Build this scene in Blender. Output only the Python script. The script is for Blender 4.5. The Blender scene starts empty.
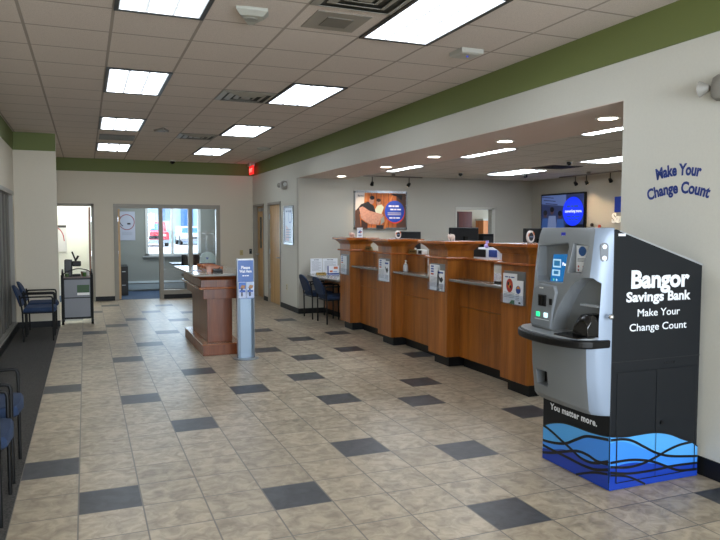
import bpy, bmesh, math, random
from mathutils import Vector, Matrix
random.seed(7)
SC = bpy.context.scene
COL = SC.collection
T = 0.347                       # floor tile pitch, metres
CEIL, XR, YF, YA = 3.12, 4.12, 11.60, 7.85

# ---------------------------------------------------------------- camera
cd = bpy.data.cameras.new('camera'); cam = bpy.data.objects.new('camera', cd); COL.objects.link(cam)
cd.sensor_width = 36; cd.lens = 678.684 / 720 * 36; cd.clip_start = .05; cd.clip_end = 300
yaw, pitch, roll = 0.384093, 0.0608284, 0.0012235
cam.location = (0.41767, -4.37584, 1.60262)
cam.matrix_world = Matrix.Translation(cam.location) @ Matrix.Rotation(-yaw, 4, 'Z') @ Matrix.Rotation(math.pi/2 - pitch, 4, 'X') @ Matrix.Rotation(roll, 4, 'Z')
SC.camera = cam

# ---------------------------------------------------------------- world, light, exposure
SC.view_settings.view_transform = 'Standard'; SC.view_settings.look = 'None'
SC.view_settings.gamma = 1; SC.view_settings.exposure = 1.4; SC.view_settings.use_curve_mapping = False
W = bpy.data.worlds.new('sky'); SC.world = W; W.use_nodes = True
W.node_tree.nodes['Background'].inputs[0].default_value = (.62, .80, 1, 1)
W.node_tree.nodes['Background'].inputs[1].default_value = 1.6
LAMP = 5.2                      # emission of the fluorescent diffusers

def area(name, loc, rot, sx, sy, power, col):
    l = bpy.data.lights.new(name, 'AREA'); l.shape = 'RECTANGLE'; l.size = sx; l.size_y = sy; l.energy = power; l.color = col
    o = bpy.data.objects.new(name, l); COL.objects.link(o); o.location = loc; o.rotation_euler = rot
    return o
def sun(rot, e):
    l = bpy.data.lights.new('sun', 'SUN'); l.energy = e; l.angle = .05; l.color = (1, .96, .9)
    o = bpy.data.objects.new('sun', l); COL.objects.link(o); o.rotation_euler = rot
sun((math.radians(38), 0, math.radians(200)), 2.2)      # lights the car park outside
area('daylight_front_windows', (1.9, -7.35, 1.7), (math.radians(90), 0, 0), 4.2, 2.0, 150, (.84, .92, 1))
area('daylight_office_window', (2.5, 13.78, 1.55), (math.radians(-90), 0, 0), 1.3, 1.2, 12, (.62, .82, 1))
area('office_fill', (2.4, 12.6, 2.78), (0, 0, 0), 1.2, .6, 14, (.92, .97, 1))  # unseen fill lamp added to keep the office bright
area('left_room_lamp', (.2, 12.9, 2.75), (0, 0, 0), 1.2, .9, 24, (1, 1, .93))

# ---------------------------------------------------------------- materials
def lin(h):
    h = h.lstrip('#'); c = [int(h[i:i+2], 16)/255 for i in (0, 2, 4)]
    return tuple(x/12.92 if x <= .04045 else ((x+.055)/1.055)**2.4 for x in c) + (1,)
MC = {}
def mat(hexc, rough=.5, metal=0, noise=0, nscale=20, bump=0, emit=0, spec=None, bscale=None):
    key = (hexc, rough, metal, noise, nscale, bump, emit, spec)
    if key in MC: return MC[key]
    m = bpy.data.materials.new('surface_' + hexc.strip('#')); m.use_nodes = True
    N = m.node_tree.nodes; L = m.node_tree.links; b = N['Principled BSDF']
    b.inputs['Base Color'].default_value = lin(hexc); b.inputs['Roughness'].default_value = rough
    b.inputs['Metallic'].default_value = metal
    if spec is not None: b.inputs['Specular IOR Level'].default_value = spec
    if emit:
        b.inputs['Emission Color'].default_value = lin(hexc); b.inputs['Emission Strength'].default_value = emit
    if noise or bump:
        tc = N.new('ShaderNodeTexCoord'); nz = N.new('ShaderNodeTexNoise'); nz.inputs['Scale'].default_value = nscale
        nz.inputs['Detail'].default_value = 5; L.new(tc.outputs['Object'], nz.inputs['Vector'])
        if noise:
            mr = N.new('ShaderNodeMapRange'); mr.inputs['From Min'].default_value = .25; mr.inputs['From Max'].default_value = .75
            mr.inputs['To Min'].default_value = 1-noise; mr.inputs['To Max'].default_value = 1+noise
            L.new(nz.outputs['Fac'], mr.inputs['Value'])
            mx = N.new('ShaderNodeVectorMath'); mx.operation = 'SCALE'; mx.inputs[0].default_value = lin(hexc)[:3]
            L.new(mr.outputs[0], mx.inputs['Scale']); L.new(mx.outputs[0], b.inputs['Base Color'])
        if bump:
            bp = N.new('ShaderNodeBump'); bp.inputs['Strength'].default_value = bump; bp.inputs['Distance'].default_value = .004
            L.new(nz.outputs['Fac'], bp.inputs['Height']); L.new(bp.outputs[0], b.inputs['Normal'])
    MC[key] = m
    return m

def wood(name, c1, c2, c3, rough=.32):
    """vertical straight grain: noise stretched along z"""
    m = bpy.data.materials.new(name); m.use_nodes = True
    N = m.node_tree.nodes; L = m.node_tree.links; b = N['Principled BSDF']; b.inputs['Roughness'].default_value = rough
    tc = N.new('ShaderNodeTexCoord'); mp = N.new('ShaderNodeMapping'); mp.inputs['Scale'].default_value = (9, 9, .55)
    L.new(tc.outputs['Object'], mp.inputs['Vector'])
    n1 = N.new('ShaderNodeTexNoise'); n1.inputs['Scale'].default_value = 1.1; n1.inputs['Detail'].default_value = 3; L.new(mp.outputs[0], n1.inputs['Vector'])
    mp2 = N.new('ShaderNodeMapping'); mp2.inputs['Scale'].default_value = (150, 150, 5); L.new(tc.outputs['Object'], mp2.inputs['Vector'])
    n2 = N.new('ShaderNodeTexNoise'); n2.inputs['Scale'].default_value = 1; n2.inputs['Detail'].default_value = 4; L.new(mp2.outputs[0], n2.inputs['Vector'])
    r = N.new('ShaderNodeValToRGB'); e = r.color_ramp.elements
    e[0].position = .32; e[0].color = lin(c1); e[1].position = .68; e[1].color = lin(c3)
    k = e.new(.5); k.color = lin(c2)
    ad = N.new('ShaderNodeMath'); ad.operation = 'MULTIPLY_ADD'; ad.inputs[1].default_value = .35
    L.new(n2.outputs['Fac'], ad.inputs[0])
    sb = N.new('ShaderNodeMath'); sb.operation = 'MULTIPLY'; sb.inputs[1].default_value = .66; L.new(n1.outputs['Fac'], sb.inputs[0])
    L.new(sb.outputs[0], ad.inputs[2]); L.new(ad.outputs[0], r.inputs['Fac']); L.new(r.outputs[0], b.inputs['Base Color'])
    return m

def glass(name='clear_glass', tint=(1, 1, 1, 1), refl=.08, rough=0):
    m = bpy.data.materials.new(name); m.use_nodes = True; N = m.node_tree.nodes; L = m.node_tree.links
    N.remove(N['Principled BSDF']); o = N['Material Output']
    t = N.new('ShaderNodeBsdfTransparent'); t.inputs[0].default_value = tint
    g = N.new('ShaderNodeBsdfGlossy'); g.inputs['Roughness'].default_value = rough
    mx = N.new('ShaderNodeMixShader'); mx.inputs[0].default_value = refl; L.new(t.outputs[0], mx.inputs[1]); L.new(g.outputs[0], mx.inputs[2])
    L.new(mx.outputs[0], o.inputs[0]); return m

def tile_mat(name, c1, c2, rough):
    """stone-look ceramic with a grout line every T metres"""
    m = bpy.data.materials.new(name); m.use_nodes = True; N = m.node_tree.nodes; L = m.node_tree.links
    b = N['Principled BSDF']
    tc = N.new('ShaderNodeTexCoord'); sx = N.new('ShaderNodeSeparateXYZ'); L.new(tc.outputs['Object'], sx.inputs[0])
    ds = []
    for ax in (0, 1):
        d = N.new('ShaderNodeMath'); d.operation = 'DIVIDE'; d.inputs[1].default_value = T; L.new(sx.outputs[ax], d.inputs[0])
        pp = N.new('ShaderNodeMath'); pp.operation = 'PINGPONG'; pp.inputs[1].default_value = .5; L.new(d.outputs[0], pp.inputs[0]); ds.append(pp)
    mn = N.new('ShaderNodeMath'); mn.operation = 'MINIMUM'; L.new(ds[0].outputs[0], mn.inputs[0]); L.new(ds[1].outputs[0], mn.inputs[1])
    mr = N.new('ShaderNodeMapRange'); mr.inputs['From Min'].default_value = .009; mr.inputs['From Max'].default_value = .016; L.new(mn.outputs[0], mr.inputs['Value'])
    fl = N.new('ShaderNodeVectorMath'); fl.operation = 'SCALE'; fl.inputs['Scale'].default_value = 1/T; L.new(tc.outputs['Object'], fl.inputs[0])
    f2 = N.new('ShaderNodeVectorMath'); f2.operation = 'FLOOR'; L.new(fl.outputs[0], f2.inputs[0])
    wn = N.new('ShaderNodeTexWhiteNoise'); L.new(f2.outputs[0], wn.inputs['Vector'])
    # offset the veining per tile
    off = N.new('ShaderNodeVectorMath'); off.operation = 'SCALE'; off.inputs['Scale'].default_value = 30; L.new(wn.outputs['Color'], off.inputs[0])
    ad = N.new('ShaderNodeVectorMath'); ad.operation = 'ADD'; L.new(tc.outputs['Object'], ad.inputs[0]); L.new(off.outputs[0], ad.inputs[1])
    nz = N.new('ShaderNodeTexNoise'); nz.inputs['Scale'].default_value = 11; nz.inputs['Detail'].default_value = 9; nz.inputs['Roughness'].default_value = .62; nz.inputs['Distortion'].default_value = .7
    L.new(ad.outputs[0], nz.inputs['Vector'])
    r = N.new('ShaderNodeValToRGB'); r.color_ramp.elements[0].position = .33; r.color_ramp.elements[0].color = lin(c1)
    r.color_ramp.elements[1].position = .62; r.color_ramp.elements[1].color = lin(c2); L.new(nz.outputs['Fac'], r.inputs[0])
    hv = N.new('ShaderNodeMapRange'); hv.inputs['To Min'].default_value = .9; hv.inputs['To Max'].default_value = 1.08; L.new(wn.outputs['Value'], hv.inputs['Value'])
    sc = N.new('ShaderNodeVectorMath'); sc.operation = 'SCALE'; L.new(r.outputs[0], sc.inputs[0]); L.new(hv.outputs[0], sc.inputs['Scale'])
    mx = N.new('ShaderNodeMix'); mx.data_type = 'RGBA'; mx.inputs['A'].default_value = lin('#6d675f'); L.new(mr.outputs[0], mx.inputs['Factor']); L.new(sc.outputs[0], mx.inputs['B'])
    L.new(mx.outputs['Result'], b.inputs['Base Color']); b.inputs['Roughness'].default_value = rough
    b.inputs['Specular IOR Level'].default_value = .5
    h = N.new('ShaderNodeMath'); h.operation = 'MULTIPLY_ADD'; h.inputs[1].default_value = .5; L.new(nz.outputs['Fac'], h.inputs[0]); L.new(mr.outputs[0], h.inputs[2])
    bp = N.new('ShaderNodeBump'); bp.inputs['Strength'].default_value = .35; bp.inputs['Distance'].default_value = .0025; L.new(h.outputs[0], bp.inputs['Height']); L.new(bp.outputs[0], b.inputs['Normal'])
    return m

def grid_mat(name, c, cl, x0, px, y0, py, half, spk=.25, rough=.9):
    """lay-in ceiling: T-bar lines every px / py metres, speckled fissured panels"""
    m = bpy.data.materials.new(name); m.use_nodes = True; N = m.node_tree.nodes; L = m.node_tree.links
    b = N['Principled BSDF']; b.inputs['Roughness'].default_value = rough; b.inputs['Specular IOR Level'].default_value = .1
    tc = N.new('ShaderNodeTexCoord'); sx = N.new('ShaderNodeSeparateXYZ'); L.new(tc.outputs['Object'], sx.inputs[0])
    ds = []
    for ax, o0, p in ((0, x0, px), (1, y0, py)):
        s = N.new('ShaderNodeMath'); s.operation = 'SUBTRACT'; s.inputs[1].default_value = o0; L.new(sx.outputs[ax], s.inputs[0])
        pp = N.new('ShaderNodeMath'); pp.operation = 'PINGPONG'; pp.inputs[1].default_value = p/2; L.new(s.outputs[0], pp.inputs[0]); ds.append(pp)
    mn = N.new('ShaderNodeMath'); mn.operation = 'MINIMUM'; L.new(ds[0].outputs[0], mn.inputs[0]); L.new(ds[1].outputs[0], mn.inputs[1])
    r = N.new('ShaderNodeValToRGB'); r.color_ramp.interpolation = 'LINEAR'; e = r.color_ramp.elements
    e[0].position = 0; e[0].color = lin(cl); e[1].position = 1; e[1].color = (1, 1, 1, 1)
    mm = N.new('ShaderNodeMapRange'); mm.inputs['From Min'].default_value = half; mm.inputs['From Max'].default_value = half*1.25; L.new(mn.outputs[0], mm.inputs['Value'])
    # shadow-line: recessed edge next to the bar is real bump, bar itself is painted metal
    nz = N.new('ShaderNodeTexNoise'); nz.inputs['Scale'].default_value = 160; nz.inputs['Detail'].default_value = 2; L.new(tc.outputs['Object'], nz.inputs['Vector'])
    sp = N.new('ShaderNodeMapRange'); sp.inputs['From Min'].default_value = .3; sp.inputs['From Max'].default_value = .5; sp.inputs['To Min'].default_value = 1-spk; L.new(nz.outputs['Fac'], sp.inputs['Value'])
    sc = N.new('ShaderNodeVectorMath'); sc.operation = 'SCALE'; sc.inputs[0].default_value = lin(c)[:3]; L.new(sp.outputs[0], sc.inputs['Scale'])
    mx = N.new('ShaderNodeMix'); mx.data_type = 'RGBA'; mx.inputs['A'].default_value = lin(cl); L.new(mm.outputs[0], mx.inputs['Factor']); L.new(sc.outputs[0], mx.inputs['B'])
    L.new(mx.outputs['Result'], b.inputs['Base Color'])
    bp = N.new('ShaderNodeBump'); bp.inputs['Strength'].default_value = .5; bp.inputs['Distance'].default_value = .004; L.new(mm.outputs[0], bp.inputs['Height']); L.new(bp.outputs[0], b.inputs['Normal'])
    return m

def lens_mat(name, strength, x0, px, y0, py, col='#e9f4ff'):
    """glowing prismatic lens with darker ribs between its cells"""
    m = bpy.data.materials.new(name); m.use_nodes = True; N = m.node_tree.nodes; L = m.node_tree.links; b = N['Principled BSDF']
    tc = N.new('ShaderNodeTexCoord'); sx = N.new('ShaderNodeSeparateXYZ'); L.new(tc.outputs['Object'], sx.inputs[0]); ds = []
    for ax, o0, p in ((0, x0, px), (1, y0, py)):
        s = N.new('ShaderNodeMath'); s.operation = 'SUBTRACT'; s.inputs[1].default_value = o0; L.new(sx.outputs[ax], s.inputs[0])
        pp = N.new('ShaderNodeMath'); pp.operation = 'PINGPONG'; pp.inputs[1].default_value = p/2; L.new(s.outputs[0], pp.inputs[0]); ds.append(pp)
    mn = N.new('ShaderNodeMath'); mn.operation = 'MINIMUM'; L.new(ds[0].outputs[0], mn.inputs[0]); L.new(ds[1].outputs[0], mn.inputs[1])
    mm = N.new('ShaderNodeMapRange'); mm.inputs['From Min'].default_value = .007; mm.inputs['From Max'].default_value = .04; mm.inputs['To Min'].default_value = strength*.045; mm.inputs['To Max'].default_value = strength
    L.new(mn.outputs[0], mm.inputs['Value'])
    b.inputs['Base Color'].default_value = (.8, .8, .8, 1); b.inputs['Emission Color'].default_value = lin(col); L.new(mm.outputs[0], b.inputs['Emission Strength'])
    return m

WOOD = wood('cherry_wood', '#693a10', '#92551a', '#b06c2a')
WOODR = wood('red_cherry_wood', '#57290f', '#733a17', '#874a20')
EDGE = wood('cherry_edge', '#834318', '#9a5220', '#ab632c', .25)
MAPLE = wood('maple_door', '#ad8550', '#bd955e', '#c9a46e', .4)
WALL = mat('#cbc2b0', .75, noise=.02, nscale=60, bump=.05)
WALLR = mat('#c9c7bd', .7, noise=.02, nscale=60, bump=.05)
GREEN = mat('#67703c', .7)
BASEB = mat('#111315', .5, spec=.3)
BLACK = mat('#060607', .45, spec=.3); BLACKG = mat('#050506', .15); DARK = mat('#121417', .5, spec=.3); CHAR = mat('#23262b', .55)
WHITE = mat('#e4e4e0', .5); OFFW = mat('#c9c6bb', .5); GREYM = mat('#8f8d86', .4, .0)
SILVER = mat('#9fa4a8', .35, .85); CHROME = mat('#d5d7da', .12, 1)
FRAME = mat('#8e887c', .45); BLUEF = mat('#1d304e', .85, noise=.12, nscale=220, bump=.3)
COUNT = mat('#7c7974', .22, noise=.18, nscale=240)
COUNTE = mat('#8b8986', .4, noise=.1, nscale=240)
NAVY = mat('#10246b', .5)
GLASS = glass()

# ---------------------------------------------------------------- geometry helpers
def root_of(o):
    while o.parent: o = o.parent
    return o
class MB:
    def __init__(s): s.v = []; s.f = []; s.m = []
    def add(s, vs, fs, m=0):
        k = len(s.v); s.v += [tuple(v) for v in vs]; s.f += [tuple(i+k for i in f) for f in fs]; s.m += [m]*len(fs); return s
    def box(s, x0, x1, y0, y1, z0, z1, m=0):
        if x0 > x1: x0, x1 = x1, x0
        if y0 > y1: y0, y1 = y1, y0
        if z0 > z1: z0, z1 = z1, z0
        return s.add([(x0,y0,z0),(x1,y0,z0),(x1,y1,z0),(x0,y1,z0),(x0,y0,z1),(x1,y0,z1),(x1,y1,z1),(x0,y1,z1)],
                     [(0,3,2,1),(4,5,6,7),(0,1,5,4),(1,2,6,5),(2,3,7,6),(3,0,4,7)], m)
    def loft(s, rings, m=0, cap=True):
        n = len(rings[0]); vs = [p for r in rings for p in r]; fs = []
        for i in range(len(rings)-1):
            for j in range(n):
                a = i*n+j; b = i*n+(j+1) % n; fs.append((a, b, b+n, a+n))
        if cap: fs.append(tuple(range(n))[::-1]); fs.append(tuple(range((len(rings)-1)*n, len(rings)*n)))
        return s.add(vs, fs, m)
    def prism(s, poly, axis, a, b, m=0):
        """poly of 2D points extruded along an axis from a to b"""
        def P(p, t): return {'x': (t, p[0], p[1]), 'y': (p[0], t, p[1]), 'z': (p[0], p[1], t)}[axis]
        return s.loft([[P(p, a) for p in poly], [P(p, b) for p in poly]], m)
    def cyl(s, p0, p1, r0, r1=None, n=16, m=0):
        r1 = r0 if r1 is None else r1; p0 = Vector(p0); p1 = Vector(p1); d = (p1-p0).normalized()
        u = d.orthogonal().normalized(); w = d.cross(u)
        R = lambda c, r: [c + (u*math.cos(2*math.pi*i/n) + w*math.sin(2*math.pi*i/n))*r for i in range(n)]
        return s.loft([R(p0, r0), R(p1, r1)], m)
    def tube(s, pts, r, n=10, m=0):
        pts = [Vector(p) for p in pts]; rings = []; u = None
        for i, p in enumerate(pts):
            d = ((pts[min(i+1, len(pts)-1)]-p).normalized() + (p-pts[max(i-1, 0)]).normalized()).normalized()
            if u is None: u = d.orthogonal().normalized()
            u = (u - d*u.dot(d)).normalized(); w = d.cross(u)
            rings.append([p + (u*math.cos(2*math.pi*k/n) + w*math.sin(2*math.pi*k/n))*r for k in range(n)])
        return s.loft(rings, m)
    def lathe(s, prof, c, n=20, m=0, axis='z'):
        rings = []
        for r, h in prof:
            ring = []
            for k in range(n):
                a = 2*math.pi*k/n; q = (r*math.cos(a), r*math.sin(a))
                ring.append({'z': (c[0]+q[0], c[1]+q[1], c[2]+h), 'x': (c[0]+h, c[1]+q[0], c[2]+q[1]), 'y': (c[0]+q[0], c[1]+h, c[2]+q[1])}[axis])
            rings.append(ring)
        return s.loft(rings, m)
    def ball(s, c, r, n=14, m=0):
        r = (r, r, r) if not isinstance(r, tuple) else r
        rings = []
        for i in range(1, n//2+1):
            t = math.pi*i/(n//2+1); rings.append([(c[0]+r[0]*math.sin(t)*math.cos(2*math.pi*k/n), c[1]+r[1]*math.sin(t)*math.sin(2*math.pi*k/n), c[2]-r[2]*math.cos(t)) for k in range(n)])
        return s.loft(rings, m)
    def build(s, name, mats, parent=None, bevel=0, smooth=False, seg=2):
        if not isinstance(mats, (list, tuple)): mats = [mats]
        off = root_of(parent).location if parent else Vector((0, 0, 0))
        me = bpy.data.meshes.new(name); me.from_pydata([tuple(Vector(v)-off) for v in s.v], [], s.f)
        for mm in mats: me.materials.append(mm)
        for p, i in zip(me.polygons, s.m): p.material_index = i
        bm = bmesh.new(); bm.from_mesh(me); bmesh.ops.recalc_face_normals(bm, faces=bm.faces); bm.to_mesh(me); bm.free()
        o = bpy.data.objects.new(name, me); COL.objects.link(o); o.parent = parent
        if bevel:
            b = o.modifiers.new('bevel', 'BEVEL'); b.width = bevel; b.segments = seg; b.limit_method = 'ANGLE'; b.angle_limit = math.radians(40)
        if smooth:
            for p in me.polygons: p.use_smooth = True
            me.set_sharp_from_angle(angle=math.radians(38))
        return o
def thing(name, label, cat, loc=(0, 0, 0), group=None):
    o = bpy.data.objects.new(name, None); COL.objects.link(o); o.location = loc; o.empty_display_size = .1
    tag(o, label, cat, group); return o
def tag(o, label, cat, group=None, kind=None):
    if label: o['label'] = label
    if cat: o['category'] = cat
    if group: o['group'] = group
    if kind: o['kind'] = kind
    return o
def struct(name, mb, m, parent=None, bevel=0):
    o = mb.build(name, m, parent, bevel)
    if not parent: o['kind'] = 'structure'
    return o
def copy_tree(o, parent=None):
    c = o.copy(); COL.objects.link(c)
    if parent: c.parent = parent
    for ch in list(o.children): copy_tree(ch, c)
    return c
def dup(o, loc, label, rz=0, group=None):
    c = copy_tree(o); c.location = loc; c.rotation_euler = (0, 0, rz); c['label'] = label
    if group: c['group'] = group
    return c

# lettering: glyph outlines from the built-in font, laid on a plane
def text_geo(s, size=1.0, bold=0.0, align='CENTER', ext=0.0, space=1.0):
    cu = bpy.data.curves.new('t', 'FONT'); cu.body = s; cu.size = size; cu.offset = bold; cu.align_x = align
    cu.extrude = ext; cu.resolution_u = 3; cu.space_character = space
    o = bpy.data.objects.new('t', cu); COL.objects.link(o)
    dg = bpy.context.evaluated_depsgraph_get(); me = bpy.data.meshes.new_from_object(o.evaluated_get(dg))
    vs = [tuple(v.co) for v in me.vertices]; fs = [tuple(p.vertices) for p in me.polygons]
    bpy.data.objects.remove(o); bpy.data.curves.remove(cu); bpy.data.meshes.remove(me)
    return vs, fs
class Art(MB):
    """flat print on a plane: origin o, unit right vector u, up vector v, outward n"""
    def __init__(s, o, u, v, n):
        super().__init__(); s.o = Vector(o); s.u = Vector(u); s.vv = Vector(v); s.n = Vector(n); s.lv = 1
    def P(s, a, b, h=None): return s.o + s.u*a + s.vv*b + s.n*((s.lv if h is None else h)*.0006)
    def poly(s, pts, m=0): s.add([s.P(*p) for p in pts], [tuple(range(len(pts)))], m); s.lv += 1; return s
    def rect(s, a0, a1, b0, b1, m=0): return s.poly([(a0, b0), (a1, b0), (a1, b1), (a0, b1)], m)
    def disc(s, a, b, r, m=0, n=24, ry=None):
        ry = r if ry is None else ry
        return s.poly([(a+r*math.cos(2*math.pi*k/n), b+ry*math.sin(2*math.pi*k/n)) for k in range(n)], m)
    def text(s, t, a, b, size, m=0, bold=0, align='CENTER', width=None, warp=None, space=1.0):
        vs, fs = text_geo(t, size, bold, align, space=space)
        xs = [v[0] for v in vs]; k = 1
        if width: k = width/(max(xs)-min(xs))
        if warp: q = [warp(v[0]*k, v[1]) for v in vs]
        else: q = [(v[0]*k, v[1]) for v in vs]
        s.add([s.P(a+x, b+y) for x, y in q], fs, m); s.lv += 1; return s
    def words(s, a, b, h, width, m=0, n=3):
        x = a-width/2; parts = [1.3, .8, 1.5, 1.0][:n]; k = width/(sum(parts)+.3*(n-1))
        for p in parts: s.add([s.P(x, b), s.P(x+p*k, b), s.P(x+p*k, b+h), s.P(x, b+h)], [(0, 1, 2, 3)], m); x += (p+.3)*k
        s.lv += 1; return s
    def ribbon(s, pts, w, m=0):
        pts = smooth(pts); L = []; R = []
        for i, p in enumerate(pts):
            a = Vector(pts[max(i-1, 0)]); b = Vector(pts[min(i+1, len(pts)-1)]); d = (b-a).normalized(); nn = Vector((-d.y, d.x))*w/2
            L.append((p[0]+nn.x, p[1]+nn.y)); R.append((p[0]-nn.x, p[1]-nn.y))
        for i in range(len(pts)-1):
            s.add([s.P(*L[i]), s.P(*L[i+1]), s.P(*R[i+1]), s.P(*R[i])], [(0, 1, 2, 3)], m)
        s.lv += 1; return s
    def band(s, top, bot, m=0):
        """fill between two curves sampled at the same u"""
        us = sorted(set([p[0] for p in top+bot])); a, b = min(us), max(us); n = 48
        for i in range(n):
            q = []
            for t in (i/n, (i+1)/n):
                u = a+(b-a)*t; q.append((u, interp(top, u), interp(bot, u)))
            s.add([s.P(q[0][0], q[0][2]), s.P(q[1][0], q[1][2]), s.P(q[1][0], q[1][1]), s.P(q[0][0], q[0][1])], [(0, 1, 2, 3)], m)
        s.lv += 1; return s
def smooth(p, k=6):
    p = [Vector(q) for q in p]; out = []
    for i in range(len(p)-1):
        p0, p1, p2, p3 = p[max(i-1, 0)], p[i], p[i+1], p[min(i+2, len(p)-1)]
        for j in range(k):
            t = j/k; out.append(tuple(.5*((2*p1)+(-p0+p2)*t+(2*p0-5*p1+4*p2-p3)*t*t+(-p0+3*p1-3*p2+p3)*t**3)))
    out.append(tuple(p[-1])); return out
def interp(pts, u):
    q = sorted(smooth(pts))
    if u <= q[0][0]: return q[0][1]
    for a, b in zip(q, q[1:]):
        if u <= b[0]: return a[1]+(b[1]-a[1])*(u-a[0])/max(1e-9, b[0]-a[0])
    return q[-1][1]
def cut(o, cutters):
    bpy.context.view_layer.update()
    for c in cutters:
        md = o.modifiers.new('cut', 'BOOLEAN'); md.operation = 'DIFFERENCE'; md.object = c; md.solver = 'EXACT'
    dg = bpy.context.evaluated_depsgraph_get(); me = bpy.data.meshes.new_from_object(o.evaluated_get(dg))
    o.modifiers.clear(); o.data = me
    for c in cutters: bpy.data.objects.remove(c)
    return o

# =============================================================== THE SHELL
DARKT = {(0,2),(1,0),(4,-1),(6,1),(7,-3),(8,0),(3,4),(2,7),(7,5),(5,7),(0,9),(9,4),(10,6),(11,2),(7,8),(12,10),(4,10),(8,11),(10,12),(7,13),
         (2,13),(9,15),(11,16),(3,16),(0,17),(8,18),(4,19),(1,20),(10,21),(2,22),(3,24),(4,27),(5,23),(2,31),(5,30),(6,26),(11,-4),(0,25),(1,28),(5,-5),(2,-6),(0,-5),(9,-7)}
mb = MB()
for i in range(-3, 27):
    for j in range(-21, 34):
        x0, x1, y0, y1 = i*T, (i+1)*T, j*T, (j+1)*T
        if x0 > XR+.2 and (y0 > YA+.1): continue
        if i < 0 and y1 < 7.75: continue
        y1 = min(y1, YF+.12); x1 = min(x1, 9.45)
        mb.add([(x0,y0,0),(x1,y0,0),(x1,y1,0),(x0,y1,0)], [(0,1,2,3)], 1 if (i, j+1) in DARKT else 0)
mb.box(0, 9.45, -7.4, YF+.1, -.12, -.01, 0)
struct('floor', mb, [tile_mat('beige_floor_tile', '#857866', '#b2a48e', .36), tile_mat('charcoal_floor_tile', '#303236', '#44464b', .4)])
CARP = mat('#3b3834', .95, noise=.9, nscale=75, bump=1)
struct('floor_left_carpet', MB().box(-.75, 0, -7.4, 7.75, -.12, .003), CARP)
struct('floor_office_carpet', MB().box(-1.6, 5.2, YF+.1, 14.0, -.12, .002), mat('#30435c', .95, noise=.35, nscale=110, bump=1))
struct('floor_back_room', MB().box(4.3, 11.4, YA+.12, 10.3, -.12, .0), CARP)

G = .6097; GX = .6325; GY = 2.5415
CEILM = grid_mat('ceiling_panels', '#d0c4ba', '#a0968c', GX, G, GY, G, .010)
struct('ceiling', MB().box(-1.0, XR+.1, -7.4, YF+.1, CEIL, CEIL+.1), CEILM)
BC = 2.63
struct('ceiling_alcove', MB().box(5.05, 9.45, -7.4, YA+.1, BC, BC+.1), grid_mat('alcove_ceiling_panels', '#ccc8c0', '#8a867e', 5.57, .6097, 5.545, .6097, .006))
SOFF = mat('#cfbfb4', .8)
mb = MB(); mb.box(XR, 5.05, -.4, YA+.12, 2.552, 3.2)
struct('wall_header', mb, [WALLR])
struct('trim_soffit', MB().box(XR+.001, 5.049, -.399, YA-.001, 2.546, 2.553), SOFF)

# left side: carpeted strip, wall with the folding partition, and the return wall
XL = -.62
LY0, LY1, LZ = 4.2, 7.45, 2.17
mb = MB(); mb.box(XL-.12, XL, -7.4, LY0, 0, CEIL); mb.box(XL-.12, XL, LY0, LY1, LZ, CEIL); mb.box(XL-.12, XL, LY1, 7.69, 0, CEIL)
struct('wall_left', mb, WALL)
struct('wall_left_return', MB().box(-1.7, 0, 7.69, 7.81, 0, CEIL), WALL)
struct('wall_left_return_side', MB().box(-.92, -.8, 7.81, YF, 0, CEIL), WALL)
w = MB()
for y in (LY0, LY1-.06): w.box(XL-.1, XL+.006, y, y+.06, 0.02, LZ)
w.box(XL-.1, XL+.02, LY0, LY1, LZ-.06, LZ); w.box(XL-.1, XL+.02, LY0, LY1, .02, .14)
wf = struct('folding_partition', w, mat('#8f8b82', .4))
for i in range(7):
    y = LY0+.30+i*.44
    MB().loft([[(XL-.042, y-.12, z), (XL-.036, y-.10, z), (XL-.036, y+.10, z), (XL-.042, y+.12, z), (XL-.05, y+.12, z), (XL-.05, y-.12, z)] for z in (.13, LZ-.06)]).build('folding_panel', mat('#66635d', .55), wf)
MB().box(XL-.06, XL-.051, LY0+.05, LY1-.05, .1, LZ-.05).build('backing_panel', mat('#2c2b2a', .6), wf)

# far wall with two openings
LDX0, LDX1, RDX0, RDX1, DZ = -.45, .60, 1.0, 3.34, 2.14
mb = MB(); mb.box(LDX1, RDX0, YF, YF+.12, 0, DZ); mb.box(RDX1, XR+.1, YF, YF+.12, 0, DZ); mb.box(-.9, XR+.1, YF, YF+.12, DZ, CEIL); mb.box(-.9, LDX0, YF, YF+.12, 0, DZ)
struct('wall_far', mb, WALL)
fr = MB(); fr.box(LDX1-.06, LDX1, YF-.02, YF+.13, 0, DZ); fr.box(LDX0, LDX1, YF-.02, YF+.13, DZ-.06, DZ)
d1 = struct('door_1', fr, FRAME)
lf = MB().box(.485, .53, YF+.13, YF+.95, .01, 2.07).build('door_leaf', wood('door_edge', '#6b3a1c', '#7b4622', '#8a522b'), d1)
h = MB(); [h.box(.53, .545, YF+.02, YF+.15, z, z+.1) for z in (.25, 1.0, 1.75)]; h.build('hinge', CHROME, lf)
fr = MB()
fr.box(RDX0, RDX0+.09, YF-.02, YF+.13, 0, DZ); fr.box(RDX1-.09, RDX1, YF-.02, YF+.13, 0, DZ); fr.box(RDX0-.002, RDX1+.002, YF-.023, YF+.133, DZ-.09, DZ+.002)
fr.box(1.965, 2.05, YF-.018, YF+.13, 0, DZ-.05); fr.box(2.615, 2.71, YF-.018, YF+.13, .1, DZ-.05); fr.box(2.05, RDX1-.09, YF-.02, YF+.13, .10, .20)
d2 = struct('door_2', fr, FRAME)
for a, b in ((2.05, 2.615), (2.71, RDX1-.09)): MB().box(a, b, YF+.05, YF+.058, .2, DZ-.09).build('glass_pane', GLASS, d2)
lf = MB().box(1.095, 1.14, YF+.13, YF+1.0, .01, 2.04).build('door_leaf', MAPLE, d2)
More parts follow.
